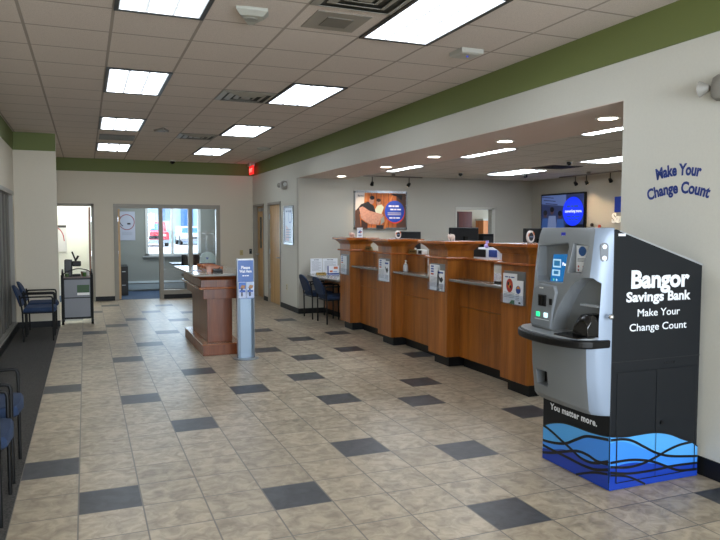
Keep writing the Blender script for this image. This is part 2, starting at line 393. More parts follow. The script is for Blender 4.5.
h = MB(); [h.box(1.08, 1.095, YF+.05, YF+.15, z, z+.1) for z in (.25, 1.0, 1.75)]; h.build('hinge', CHROME, lf)
struct('trim_sidelight_base', MB().box(2.05, RDX1, YF-.01, YF+.12, 0, .1), BASEB)

# right wall: solid far part with two doors, and the near part beside the kiosk
DA0, DA1, DB0, DB1, DRZ = 10.50, 11.52, 9.10, 10.13, 2.16
mb = MB(); mb.box(XR, XR+.14, YA+.12, DB0, 0, DRZ); mb.box(XR, XR+.14, DB1, DA0, 0, DRZ); mb.box(XR, XR+.14, DA1, YF, 0, DRZ); mb.box(XR, XR+.14, YA+.12, YF+.1, DRZ, CEIL)
struct('wall_right_far', mb, WALLR)
struct('wall_right_near', MB().box(XR, XR+.18, -7.4, -.4, 0, CEIL), WALLR)
for n, (a, b, rec) in {'door_3': (DA0, DA1, .09), 'door_4': (DB0, DB1, .03)}.items():
    fr = MB(); fr.box(XR-.015, XR+.14, a, a+.05, 0, DRZ); fr.box(XR-.015, XR+.14, b-.05, b, 0, DRZ); fr.box(XR-.015, XR+.14, a, b, DRZ-.05, DRZ)
    d = struct(n, fr, FRAME)
    lf = MB().box(XR+rec, XR+rec+.045, a+.053, b-.053, .01, DRZ-.055).build('door_leaf', MAPLE, d)
    ly = b-.13 if n == 'door_3' else a+.13
    L_ = MB(); L_.cyl((XR+rec, ly, 1.0), (XR+rec-.06, ly, 1.0), .012); L_.cyl((XR+rec-.06, ly, 1.0), (XR+rec-.06, ly+(-.11 if n == 'door_3' else .11), 1.0), .009); L_.cyl((XR+rec, ly, 1.0), (XR+rec-.01, ly, 1.0), .03)
    L_.build('door_handle', SILVER, lf, smooth=True)
    if n == 'door_3':
        MB().box(XR+rec-.004, XR+rec, 11.08, 11.24, 1.15, 1.87).build('vision_panel', mat('#3a3a30', .15), lf)
        MB().box(XR+rec-.05, XR+rec, 10.95, 11.2, 2.0, 2.07).build('door_closer', SILVER, lf)
    else:
        MB().cyl((XR+rec, a+.13, 1.22), (XR+rec-.012, a+.13, 1.22), .028).build('deadbolt', CHROME, lf)
        q = MB(); [q.cyl((XR+.02, b-.055, z), (XR+.02, b-.055, z+.11), .011) for z in (.3, 1.05, 1.8)]; q.build('hinge', SILVER, lf)
# alcove walls, with a doorway to the back room
AX1 = 9.35
mb = MB(); mb.box(XR, 7.48, YA, YA+.12, 0, 2.552); mb.box(5.05, 7.48, YA, YA+.12, 2.552, 3.1); mb.box(7.48, 8.37, YA, YA+.12, 2.02, 3.1); mb.box(8.37, AX1+.1, YA, YA+.12, 0, 3.1)
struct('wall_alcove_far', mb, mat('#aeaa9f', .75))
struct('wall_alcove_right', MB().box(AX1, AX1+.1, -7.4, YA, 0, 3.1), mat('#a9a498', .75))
struct('door_5', MB().box(7.47, 7.50, YA-.015, YA+.13, 0, 2.03).box(8.34, 8.42, YA-.015, YA+.13, 0, 2.05).box(7.47, 8.42, YA-.015, YA+.13, 2.0, 2.05), mat('#c4c2b8', .5))
mb = MB(); mb.box(4.4, 11.3, 10.2, 10.3, 0, 2.7); mb.box(11.3, 11.4, 7.97, 10.3, 0, 2.7); mb.box(4.3, 4.4, 7.97, 10.3, 0, 2.7)
struct('wall_back_room', mb, WALL); struct('ceiling_back_room', MB().box(4.3, 11.4, 7.97, 10.3, 2.6, 2.7), OFFW)
# rear wall behind the camera, with its tall front windows
mb = MB(); mb.box(-.75, AX1+.1, -7.5, -7.4, 2.75, 3.12); mb.box(-.75, -.3, -7.5, -7.4, 0, 2.75); mb.box(4.05, AX1+.1, -7.5, -7.4, 0, 2.75); mb.box(-.3, 4.05, -7.5, -7.4, 0, .6)
struct('wall_rear', mb, WALL)

# office and left room beyond the far wall
OB = 13.9
OW = mat('#8b918e', .8)
mb = MB(); mb.box(.86, 1.9, OB, OB+.12, 0, 2.8); mb.box(3.2, 5.1, OB, OB+.12, 0, 2.8); mb.box(1.9, 3.2, OB, OB+.12, 0, .93); mb.box(1.9, 3.2, OB, OB+.12, 2.18, 2.8)
struct('wall_office_far', mb, OW)
struct('wall_office_left', MB().box(.80, .86, YF+.12, OB+.12, 0, 2.8), OW)
struct('wall_office_right', MB().box(5.1, 5.2, YF+.12, OB+.12, 0, 2.8), OW)
struct('ceiling_office', MB().box(.80, 5.2, YF+.12, OB+.12, 2.8, 2.9), WHITE)
LW = mat('#eef0e8', .8)
mb = MB(); mb.box(-1.6, .8, 13.2, 13.3, 0, 2.85); mb.box(-1.6, -1.5, YF+.12, 13.2, 0, 2.85); mb.box(-1.5, -.9, YF, YF+.12, 0, 2.85)
struct('wall_left_room', mb, LW); struct('ceiling_left_room', MB().box(-1.6, .8, YF+.12, 13.3, 2.85, 2.95), LW)
struct('wall_left_room_right', MB().box(.76, .799, YF+.12, 13.2, 0, 2.85), LW)
w = MB(); w.box(1.85, 1.92, OB-.03, OB+.1, .9, 2.22); w.box(3.18, 3.25, OB-.03, OB+.1, .9, 2.22); w.box(1.85, 3.25, OB-.03, OB+.1, 2.15, 2.22); w.box(1.85, 3.25, OB-.03, OB+.1, .9, .95); w.box(2.49, 2.55, OB-.02, OB+.1, .93, 2.18)
wn = struct('window_2', w, mat('#cfd6d8', .4))
MB().box(1.78, 3.32, OB-.07, OB, .86, .9).build('window_sill', mat('#9aa2a6', .4), wn)
for a, b in ((1.92, 2.49), (2.55, 3.18)): MB().box(a, b, OB+.04, OB+.046, .95, 2.15).build('glass_pane', GLASS, wn)

# green band, baseboards
GB = 2.84; e = .012
struct('trim_1', MB().box(XL, XL+e, -7.3, 7.68, GB, CEIL), GREEN)
struct('trim_2', MB().box(XL+e, 0, 7.69-e, 7.69, GB, CEIL), GREEN)
struct('trim_3', MB().box(-.8, XR-e, YF-e, YF, GB, CEIL), GREEN)
struct('trim_4', MB().box(XR-e, XR, -7.3, YF, GB, CEIL), GREEN)
b = .1
struct('baseboard_right_far', MB().box(XR-.012, XR, YA, DB0, 0, b).box(XR-.012, XR, DB1, DA0, 0, b), BASEB)
struct('baseboard_right_near', MB().box(XR-.012, XR, -7.3, -.4, 0, b+.02).box(XR-.012, XR+.18, -.4, -.388, 0, b+.02), BASEB)
struct('baseboard_far', MB().box(LDX1, RDX0, YF-.012, YF, 0, b).box(RDX1, XR-.02, YF-.012, YF, 0, b), BASEB)
struct('baseboard_alcove', MB().box(XR, 7.46, YA-.012, YA, 0, b).box(8.37, AX1, YA-.012, YA, 0, b), BASEB)
struct('baseboard_left', MB().box(XL, XL+.012, -7.3, LY0, .003, b).box(XL, 0.012, 7.678, 7.69, .003, b).box(XL+.02, XL+.03, LY0, LY1, .003, .11), BASEB)

# car park outside the office window
struct('ground_car_park', MB().box(-30, 40, 14.1, 80, -.2, -.05).box(-30, 40, 30, 80, -.05, .3), mat('#b9bcbd', .9, noise=.1, nscale=2))
bd = thing('office_building', 'pale blue building with dark blue door and window panels beyond the car park', 'building', (6, 60, .3))
MB().box(-8, 22, 60, 66, .3, 9).build('facade', mat('#a9c9d2', .8), bd)
for x, w_, z in ((4.6, .9, 1.3), (7.0, .8, 2.3), (8.6, 1.1, .35), (1.5, 1.2, .35), (12, 1.2, 1.3)): MB().box(x, x+w_, 59.9, 60, z, 3.9).build('dark_panel', mat('#2d6fb4', .3), bd)
MB().box(-8, 22, 59.85, 60, 6.2, 6.6).build('sign_band', mat('#d9e2e4', .5), bd)
def vehicle(name, label, cat, x, y, w_, h_, body, hood, L_=4.4):
    t = thing(name, label, cat, (x, y, .3)); z0 = .3
    B = MB(); hw = w_/2
    prof = [(0, .35), (-.02*L_, .55), (.02*L_, .52*h_+.08), (hood*L_, .60*h_), ((hood+.14)*L_, .97*h_), (.72*L_, h_), (.84*L_, .62*h_), (.98*L_, .58*h_), (L_, .35)]
    rings = []
    for f, dx in ((0, .10), (.12, 0), (.88, 0), (1, .10)):
        rings.append([(x-hw+f*w_, y+p[0], z0+(p[1] if p[1] < .6*h_ else p[1]-dx*.3)) for p in prof])
    B.loft(rings); B.build('body', body, t, bevel=.06, smooth=True)
    q = MB(); q.add([(x-hw*.78, y+(hood+.01)*L_, z0+.63*h_), (x+hw*.78, y+(hood+.01)*L_, z0+.63*h_), (x+hw*.7, y+(hood+.125)*L_, z0+.93*h_), (x-hw*.7, y+(hood+.125)*L_, z0+.93*h_)], [(0,1,2,3)])
    q.build('windscreen', mat('#3f7db3', .1), t)
    for sx in (-1, 1):
        MB().box(x+sx*hw*.62-.16, x+sx*hw*.62+.16, y-.04, y+.06, z0+.40*h_, z0+.48*h_).build('headlamp', WHITE, t)
        for yy in (.8, L_-.9): MB().cyl((x+sx*(hw-.22), y+yy, z0+.36), (x+sx*(hw+.01), y+yy, z0+.36), .36, n=20).build('wheel', BLACK, t)
    MB().box(x-hw*.45, x+hw*.45, y-.09, y, z0+.3*h_, z0+.42*h_).build('grille', DARK, t)
    MB().box(x-hw*.95, x+hw*.95, y-.12, y+.1, z0+.28, z0+.5).build('bumper', SILVER, t)
    return t
vehicle('pickup_truck', 'red pickup truck with chrome bumper parked outside the office window', 'truck', 5.0, 46, 2.0, 1.85, mat('#c8323f', .3), .3, 5.2)
vehicle('car', 'white car parked to the right of the red truck outside', 'car', 8.35, 50, 2.05, 1.5, mat('#dfe4e6', .3), .28)
vehicle('car', 'white car at the right edge of the office window view', 'car', 11.3, 50, 2.0, 1.5, mat('#cfdde6', .3), .28)

# =============================================================== CEILING FIXTURES
LENS = lens_mat('glowing_lens', LAMP, .03, .1833, .03, .1933)
tr = thing('ceiling_light', 'square-on fluorescent troffer, nearest of the left row', 'ceiling light', (0, 0, CEIL), 'fluorescent troffers in the lobby ceiling')
MB().box(0, .61, 0, .03, -.012, .0).box(0, .61, 1.19, 1.22, -.012, 0).box(0, .03, .03, 1.19, -.012, 0).box(.58, .61, .03, 1.19, -.012, 0).build('frame', mat('#2a2926', .5))
frm = bpy.data.objects['frame']; frm.parent = tr
ln = MB().box(.03, .58, .03, 1.19, -.008, -.003).build('lens', LENS); ln.parent = tr
LX0, LX1 = GX, GX+3*G
spots = [(LX0, -.507, 'fluorescent ceiling light cut by the photo top, left of the large air vent'), (LX0, 2.5415, 'fluorescent ceiling light second from the front in the left row'),
         (LX0, 5.59, 'fluorescent ceiling light just before the flat slotted return vent, left row'), (LX0, 8.638, 'small-looking fluorescent ceiling light nearest the far wall, left row'),
         (LX1, -.507, 'largest fluorescent ceiling light, cut by the photo top beside the air vent'), (LX1, 2.5415, 'fluorescent ceiling light beside the nearer louvred air vent, right row'),
         (LX1, 5.59, 'fluorescent ceiling light beside the farther louvred air vent, right row'), (LX1, 8.638, 'fluorescent ceiling light nearest the exit sign, right row')]
tr.location = (spots[0][0], spots[0][1], CEIL); tr['label'] = spots[0][2]
for x, y, l in spots[1:]: dup(tr, (x, y, CEIL), l)
LENSB = lens_mat('alcove_lens', LAMP*1.5, 0, .3, 0, .6)
tb = thing('alcove_light', 'x', 'ceiling light', (0, 0, BC), 'fluorescent troffers above the teller area')
f2 = MB().box(0, .53, 0, .02, -.006, 0).box(0, .53, 1.2, 1.22, -.006, 0).box(0, .02, .02, 1.2, -.006, 0).box(.51, .53, .02, 1.2, -.006, 0).build('frame', mat('#77746e', .5)); f2.parent = tb
l2 = MB().box(.02, .51, .02, 1.2, -.005, -.002).build('lens', LENSB); l2.parent = tb
bs = [(5.06, 5.60, 'narrow-looking alcove ceiling light above the framed poster wall'), (5.06, 3.0, 'alcove ceiling light over the third teller pillar, behind the soffit'), (5.06, .44, 'alcove ceiling light nearest the big white wall, just behind the soffit'),
      (7.45, 5.50, 'alcove ceiling light in the back row, left of the black slot vent'), (7.45, 2.9, 'alcove ceiling light in the back row, cut off by the white wall edge')]
tb.location = (bs[0][0], bs[0][1], BC); tb['label'] = bs[0][2]
for x, y, l in bs[1:]: dup(tb, (x, y, BC), l)
dl = thing('downlight', 'x', 'ceiling light', (0, 0, 2.546), 'round downlights in the soffit')
d_ = MB().lathe([(.085, 0), (.105, -.002), (.105, -.008), (.085, -.010), (.08, -.004)], (0, 0, 0), 28).build('trim_ring', WHITE); d_.parent = dl
d_ = MB().cyl((0, 0, -.006), (0, 0, -.002), .078, n=28).build('lamp', mat('#fff4e2', .5, emit=9)); d_.parent = dl
dls = [(4.70, 7.12, 'round soffit downlight farthest away, nearest the alcove corner'), (4.68, 5.12, 'round soffit downlight second from the far end'), (4.66, 3.55, 'middle one of the five round soffit downlights'),
       (4.62, 1.87, 'round soffit downlight second from the white wall'), (4.56, .25, 'largest round soffit downlight, beside the white wall edge')]
dl.location = (dls[0][0], dls[0][1], 2.546); dl['label'] = dls[0][2]
for x, y, l in dls[1:]: dup(dl, (x, y, 2.546), l)
VENTM = mat('#8d887c', .5)
v = thing('air_vent', 'x', 'air vent', (0, 0, CEIL), 'square louvred air diffusers')
for i, (r0, r1, z0, z1) in enumerate(((.30, .25, -.004, -.022), (.21, .16, -.006, -.026), (.12, .08, -.008, -.026))):
    q = MB(); 
    sq = lambda r, z: [(-r, -r, z), (r, -r, z), (r, r, z), (-r, r, z)]
    q.loft([sq(r0, z0), sq(r0, z0-.004), sq(r1, z1), sq(r1, z1+.004)], cap=False); q.f += [(0, 1, 13, 12), (1, 2, 14, 13), (2, 3, 15, 14), (3, 0, 12, 15)]; q.m += [0]*4
    o = q.build('louvre_ring', VENTM); o.parent = v
o = MB().box(-.3, .3, -.3, .3, -.003, 0).build('backing', mat('#3b3932', .7)); o.parent = v
o = MB().box(-.05, .05, -.05, .05, -.026, -.02).build('centre_plate', VENTM); o.parent = v
vs_ = [(LX0+2.5*G, -.507+.305, 'large louvred air vent cut by the photo top'), (LX0+2.5*G, 2.5415+1.5*G, 'louvred air vent beside the light in the middle of the ceiling'), (LX0+2.5*G, 2.5415+7.5*G, 'louvred air vent farther back, near the small dome camera')]
v.location = (vs_[0][0], vs_[0][1], CEIL); v['label'] = vs_[0][2]
for x, y, l in vs_[1:]: dup(v, (x, y, CEIL), l)
t = thing('return_vent', 'flat dark slotted return vent between the two farthest left-row lights', 'air vent', (LX0, 7.42, CEIL))
MB().box(LX0+.03, LX0+.58, 7.43, 8.02, CEIL-.004, CEIL).build('backing', mat('#3d3a34', .7), t)
q = MB(); [q.box(LX0+.03, LX0+.58, 7.44+i*.05, 7.455+i*.05, CEIL-.02, CEIL-.004) for i in range(12)]; tag(q.build('louvre_blade', mat('#6f6a60', .5), t), None, None)
t = thing('ceiling_speaker', 'flat square ceiling speaker grille beside the large vent at the photo top', 'speaker', (2.157, .405, CEIL))
MB().box(1.95, 2.36, .2, .61, CEIL-.006, CEIL).build('plate', mat('#8e877c', .6), t); MB().box(2.06, 2.26, .3, .51, CEIL-.012, CEIL-.006).build('grille', mat('#6e685e', .7), t)
t = thing('strobe_alarm', 'off-white pentagonal ceiling sensor with round centre, near the photo top', 'alarm', (1.53, .42, CEIL))
pts = [(1.40, .32), (1.47, .30), (1.62, .30), (1.65, .40), (1.59, .60), (1.55, .62)]
c = (1.53, .43)
MB().loft([[(c[0]+(x-c[0])*k, c[1]+(y-c[1])*k, z) for x, y in pts] for k, z in ((1, CEIL), (1, CEIL-.02), (.72, CEIL-.05))]).build('housing', mat('#a5a49a', .5), t, bevel=.004)
MB().cyl((1.53, .42, CEIL-.056), (1.53, .42, CEIL-.048), .045, n=24).build('sensor_disc', mat('#8d8c83', .4), t)
MB().cyl((1.56, .55, CEIL-.045), (1.56, .55, CEIL-.03), .012).build('indicator', mat('#b9b53a', .4), t)
t = thing('motion_sensor', 'off-white rectangular ceiling box beside the green band', 'sensor', (3.47, .76, CEIL))
MB().loft([[(3.37, .66, z), (3.58, .66, z), (3.58, .87, z), (3.37, .87, z)] for z in (CEIL, CEIL-.035)] + [[(3.39, .68, CEIL-.045), (3.56, .68, CEIL-.045), (3.56, .85, CEIL-.045), (3.39, .85, CEIL-.045)]]).build('housing', mat('#aaa79e', .5), t)
MB().ball((3.47, .74, CEIL-.048), .012).build('indicator', mat('#4a55c0', .4), t)
t = thing('triangular_detector', 'small triangular ceiling detector between the light rows', 'detector', (1.54, 6.5, CEIL))
MB().loft([[(1.54+r*math.sin(a), 6.5+r*1.6*math.cos(a), z) for a in (math.pi, math.pi*5/3, math.pi/3)] for r, z in ((.14, CEIL), (.12, CEIL-.03))]).build('housing', mat('#8c867b', .5), t)
MB().loft([[(1.54+r*math.sin(a), 6.5+r*1.6*math.cos(a), z) for a in (math.pi, math.pi*5/3, math.pi/3)] for r, z in ((.07, CEIL-.029), (.06, CEIL-.036))]).build('centre_plate', mat('#77726a', .5), t)
t = thing('dome_camera', 'small black dome camera at the ceiling edge above the glazed office', 'camera', (2.25, 11.3, CEIL))
MB().cyl((2.25, 11.3, CEIL), (2.25, 11.3, CEIL-.03), .07, n=20).build('mount_ring', OFFW, t); MB().lathe([(.055, 0), (.05, -.03), (.03, -.05), (.008, -.058)], (2.25, 11.3, CEIL-.03)).build('dome', BLACKG, t, smooth=True)
t = thing('smoke_detector', 'round white smoke detector on the lobby ceiling near the exit sign', 'smoke detector', (3.58, 8.3, CEIL))
MB().lathe([(.13, 0), (.13, -.02), (.09, -.04), (.05, -.045)], (3.58, 8.3, CEIL), 24).build('body', mat('#a3a095', .5), t); MB().cyl((3.58, 8.3, CEIL-.05), (3.58, 8.3, CEIL-.045), .03).build('test_button', GREYM, t)
t = thing('exit_sign', 'glowing red exit sign hanging at the corner of the green band', 'exit sign', (4.0, 11.25, CEIL))
MB().box(3.95, 4.08, 11.18, 11.36, 3.04, CEIL).build('mounting_box', mat('#a09a90', .5), t)
MB().box(4.0, 4.03, 11.05, 11.42, 2.85, 3.05).build('face_plate', mat('#c01818', .4, emit=.8), t)
a = Art((3.999, 11.42, 2.85), (0, -1, 0), (0, 0, 1), (-1, 0, 0)); a.text('EXIT', .185, .055, .12, 0, .003, width=.30); a.build('lettering', mat('#ff5a52', .4, emit=2.0), t)
t = thing('slot_vent', 'dark slot air vent in the alcove ceiling above the television', 'air vent', (7.7, 4.9, BC))
MB().box(7.42, 8.02, 4.66, 5.24, BC-.006, BC).build('frame', mat('#4a4844', .6), t)
q = MB(); [q.box(7.47, 7.97, 4.7+i*.1, 4.75+i*.1, BC-.014, BC-.006) for i in range(5)]; q.build('slot', mat('#24231f', .6), t)
for nm, x, y, l in (('dome_camera', 7.2, 4.0, 'small black dome camera in the alcove ceiling over the television'), ('dome_camera', 6.79, 6.5, 'small black dome camera at the left end of the alcove back-row light'), ('dome_camera', 8.1, 6.35, 'small black dome camera in the alcove ceiling near the wall corner')):
    t = thing(nm, l, 'camera', (x, y, BC)); MB().cyl((x, y, BC), (x, y, BC-.02), .06, n=18).build('mount_ring', OFFW, t); MB().ball((x, y, BC-.035), .038).build('dome', BLACKG, t, smooth=True)
# track lights in the alcove
def track(name, label, p0, p1, heads, zr, ax):
    t = thing(name, label, 'track light', (*p0, BC)); 
    MB().box(p0[0]-.015*(ax == 'y'), p1[0]+.015*(ax == 'y'), p0[1]-.015*(ax == 'x'), p1[1]+.015*(ax == 'x'), zr, zr+.025).build('rail', mat('#6d675e', .4), t)
    c = ((p0[0]+p1[0])/2, (p0[1]+p1[1])/2); MB().cyl((*c, zr+.02), (*c, BC), .035).build('canopy', mat('#6d675e', .4), t)
    for h, aim in heads:
        x, y = (h, p0[1]) if ax == 'x' else (p0[0], h)
        hd = MB(); hd.cyl((x, y, zr), (x, y, zr-.11), .008); d = Vector(aim).normalized()*.04; hd.cyl(Vector((x, y, zr-.12))-d*.6, Vector((x, y, zr-.12))+d, .026, .036)
        ho = hd.build('lamp_head', BLACK, t, smooth=True)
        MB().cyl(Vector((x, y, zr-.12))+d*1.01, Vector((x, y, zr-.12))+d*1.03, .034).build('bulb', mat('#ffd9a0', .5, emit=4), ho)
        l = bpy.data.lights.new('track_spot', 'SPOT'); l.energy = 10; l.color = (1, .72, .42); l.spot_size = 1.1; l.spot_blend = .8; l.shadow_soft_size = .03
        lo = bpy.data.objects.new('track_spot', l); COL.objects.link(lo); lo.location = Vector((x, y, zr-.12))+d*1.1; lo.rotation_euler = d.to_track_quat('-Z', 'Y').to_euler()
track('track_light', 'black two-headed track light above the framed poster', (5.20, 7.3), (6.42, 7.3), [(5.38, (.05, .5, -.55)), (6.14, (-.2, .5, -.5))], 2.565, 'x')
track('track_light', 'black track light above the television and wall letters', (8.85, 4.7), (8.85, 6.3), [(5.55, (.4, 0, -.6)), (5.85, (.5, .1, -.5)), (4.95, (.5, .15, -.5))], 2.57, 'y')

# =============================================================== TELLER COUNTER
tc = thing('teller_counter', 'long cherry wood teller counter with four pillars and grey shelves', 'counter', (4.6, 3.4, 0))
PN = [5.52, 3.975, 2.44, .90]; PF, PX = 4.25, .45
def rr(x0, x1, y0, y1, z, g=0): return [(x0-g, y0-g, z), (x1+g, y0-g, z), (x1+g, y1+g, z), (x0-g, y1+g, z)]
for n in PN:
    f = n+PX; x1 = 4.60
    p = MB().box(PF, x1, n, f, .12, 1.46).build('pillar', WOOD, tc, bevel=.003)
    MB().box(PF+.06, x1, n+.05, f-.05, 0, .12).build('toe_kick', BASEB, p)
    MB().loft([rr(PF, x1, n, f, 1.355, -.001), rr(PF, x1, n, f, 1.36, .008), rr(PF, x1, n, f, 1.368, .01), rr(PF, x1, n, f, 1.395, .032), rr(PF, x1, n, f, 1.418, .06), rr(PF, x1, n, f, 1.43, .082)]).build('cove', WOOD, p)
    MB().box(PF-.10, x1+.10, n-.10, f+.10, 1.43, 1.462).build('cap', EDGE, p, bevel=.004)
    MB().box(PF-.035, 4.49, n-.035, f+.035, 1.252, 1.278).build('molding', EDGE, p, bevel=.008)
for a, c in zip(PN, PN[1:]):
    y1, y0 = a, c+PX
    pn = MB().box(4.42, 4.46, y0, y1, .12, .705).box(4.42, 4.46, y0, y1, .711, 1.0).build('front_panel', WOOD, tc)
    MB().box(4.48, 4.50, y0, y1, 0, .12).build('toe_kick', BASEB, pn)
    MB().box(4.27, 4.98, y0+.002, y1-.002, 1.0, 1.03).build('shelf', [COUNT], tc, bevel=.006)
    bk = MB().box(4.475, 4.51, y0+.53, y1, 1.03, 1.245).build('privacy_panel', WOOD, tc)
    MB().box(4.44, 4.57, y0+.45, y1-.002, 1.245, 1.266).build('ledge', EDGE, bk, bevel=.006)
# worktop on the tellers' side
MB().box(4.62, 4.98, .9, 5.97, 0.03, .999).build('rear_cabinet', WOODR, tc)

td = thing('teller_worktop', 'low staff worktop running behind the teller counter', 'desk', (5.2, 3.4, 0))
MB().box(4.985, 5.55, .7, 6.1, .98, 1.01).build('top', COUNT, td, bevel=.004)
[MB().box(5.0, 5.5, y, y+.03, 0, .98).build('side_panel', WOODR, td) for y in (.72, 2.2, 3.9, 6.05)]

# brochure holders mounted on the pillars
def holder(n, yc, yw, label, sheets):
    t = thing('brochure_holder', label, 'brochure holder', (4.25, yc, .88))
    y0, y1 = yc-yw/2, yc+yw/2
    MB().box(4.243, 4.249, y0, y1, .875, 1.195).build('back_plate', mat('#7d7f80', .35, .3), t)
    MB().box(4.205, 4.209, y0, y1, .875, .97).box(4.205, 4.245, y0, y0+.004, .875, .97).box(4.205, 4.245, y1-.004, y1, .875, .97).box(4.205, 4.245, y0, y1, .872, .877).build('clear_pocket', glass('acrylic', (.95, .97, 1, 1)), t)
    for a, c, z1, kind in sheets:      # u from the left edge as seen from the lobby
        ya, yb = y1-a*yw, y1-c*yw; x = 4.232 if a == 0 or kind == 3 else 4.222
        s = MB().box(x, x+.008, ya, yb, .88, z1).build('brochure', mat('#e9ecf0', .4), t)
        w_ = ya-yb; A_ = Art((x, ya, .88), (0, -1, 0), (0, 0, 1), (-1, 0, 0)); H = z1-.88
        ms = [mat('#1c3f8f', .4), mat('#b5392c', .4), mat('#3e7d35', .4), mat('#8e959c', .5), mat('#17171a', .4), mat('#d98a2c', .4)]
        if kind == 0:
            A_.words(w_*.5, H*.86, (.022)*.5, w_*.7, 0); A_.disc(w_*.5, H*.6, w_*.25, 1, ry=w_*.30); A_.poly([(w_*.4, H*.55), (w_*.5, H*.5), (w_*.6, H*.6), (w_*.52, H*.72)], 5); A_.disc(w_*.42, H*.66, w_*.08, 4); A_.disc(w_*.57, H*.56, w_*.07, 4)
            [A_.rect(w_*.1, w_*.9, H*(.35-.05*i), H*(.365-.05*i), 3) for i in range(4)]; A_.poly([(w_*.5, 0), (w_, 0), (w_, H*.13), (w_*.7, H*.12)], 2)
        elif kind == 1:
            A_.disc(w_*.45, H*.62, w_*.3, 0); A_.poly([(w_*.2, H*.66), (w_*.75, H*.66), (w_*.45, H*.78)], 5)
            [A_.rect(w_*.15, w_*.6, H*(.4-.07*i), H*(.425-.07*i), 3) for i in range(4)]; A_.rect(w_*.55, w_*.8, H*.05, H*.12, 4)
        elif kind == 2:
            [A_.rect(w_*.15, w_*.45, H*(.9-.1*i), H*(.96-.1*i), (0, 0, 0, 1)[i]) for i in range(4)]; [A_.rect(w_*.12, w_*.85, H*(.5-.05*i), H*(.515-.05*i), 3) for i in range(8)]
        else:
            A_.poly([(w_*.1, H*.75), (w_*.5, H*.62), (w_*.7, H*.7), (w_*.9, H*.55), (w_*.6, H*.4), (w_*.35, H*.5)], 4); A_.rect(w_*.1, w_*.9, H*.85, H*.93, 0); [A_.rect(w_*.2, w_*.85, H*(.3-.06*i), H*(.32-.06*i), 3) for i in range(4)]
        A_.build('print', ms, s)
    return t
G_ = 'acrylic brochure holders on the teller pillars'
for a in ((0, 5.73, .33, 'brochure holder on the farthest teller pillar, one blue-marked leaflet', [(0, .75, 1.17, 2)]),
          (1, 4.19, .34, 'brochure holder on the pillar just right of the gold-plate first bay, two leaflets', [(0, .66, 1.18, 2), (.6, 1, 1.16, 3)]),
          (2, 2.66, .35, 'brochure holder on the third pillar, leaflets with a black pen-like shape', [(0, .66, 1.18, 2), (.55, 1, 1.12, 3)]),
          (3, 1.115, .35, 'brochure holder on the pillar beside the coin machine, round red picture leaflet', [(0, .64, 1.17, 0), (.6, .97, 1.11, 1)])):
    o = holder(*a); o['group'] = G_

# things on the caps, ledges and shelves
def pig(x, y, z, label, c, rz):
    t = thing('piggy_bank', label, 'piggy bank', (x, y, z)); m = mat(c, .35)
    b = MB(); b.ball((x, y, z+.045), (.05, .034, .034)); b.ball((x-.045, y, z+.052), (.022, .022, .022)); b.cyl((x-.06, y, z+.048), (x-.072, y, z+.048), .011)
    b.build('body', m, t, smooth=True)
    for dx, dy in ((-.025, .018), (-.025, -.018), (.025, .018), (.025, -.018)): MB().cyl((x+dx, y+dy, z), (x+dx, y+dy, z+.03), .009).build('leg', m, t)
    for s in (-1, 1): MB().cyl((x-.04, y+s*.013, z+.066), (x-.046, y+s*.02, z+.085), .009, .002).build('ear', m, t)
    t.rotation_euler = (0, 0, rz); return t
pig(4.42, 5.86, 1.462, 'small pinkish pig figure on the farthest pillar cap', '#dcb7a8', .4)
pig(4.47, 2.73, 1.462, 'small white piggy bank on the third pillar cap, before the black monitor', '#e8dcd4', .4)
def leaflet_stand(x, y, z, label, w_, h_, sub):
    t = thing('leaflet_stand', label, 'sign', (x, y, z)); dx, dy = .36, -.93
    u = Vector((.93, .36, 0))
    s = Art(Vector((x, y, z))-u*w_/2, u, (0, 0, 1), (.36, -.93, 0))
    b = MB(); n = Vector((.36, -.93, 0)); P0 = Vector((x, y, z))
    b.loft([[P0-u*w_/2+Vector((0, 0, k)), P0+u*w_/2+Vector((0, 0, k)), P0+u*w_/2-n*.006+Vector((0, 0, k)), P0-u*w_/2-n*.006+Vector((0, 0, k))] for k in (0, h_)]); b.loft([[P0-u*w_/2-n*.05*q+Vector((0, 0, k)), P0+u*w_/2-n*.05*q+Vector((0, 0, k)), P0+u*w_/2+n*.0+Vector((0, 0, k)), P0-u*w_/2+Vector((0, 0, k))] for k, q in ((0, 1), (.004, 1))])
    b.build('card', mat('#e6ebf2', .35), t); sub(s, w_, h_); s.build('print', [mat('#274a9a', .4), mat('#d78b2e', .4), mat('#9aa5b8', .5), mat('#20232b', .4)], t); return t
leaflet_stand(4.48, 5.68, 1.462, 'upright white leaflet with blue print on the farthest pillar cap', .12, .155, lambda s, w, h: (s.poly([(w*.15, h*.5), (w*.5, h*.75), (w*.9, h*.6), (w*.6, h*.42)], 0), s.rect(w*.55, w*.85, h*.5, h*.6, 1), s.rect(w*.2, w*.8, h*.12, h*.3, 2)))
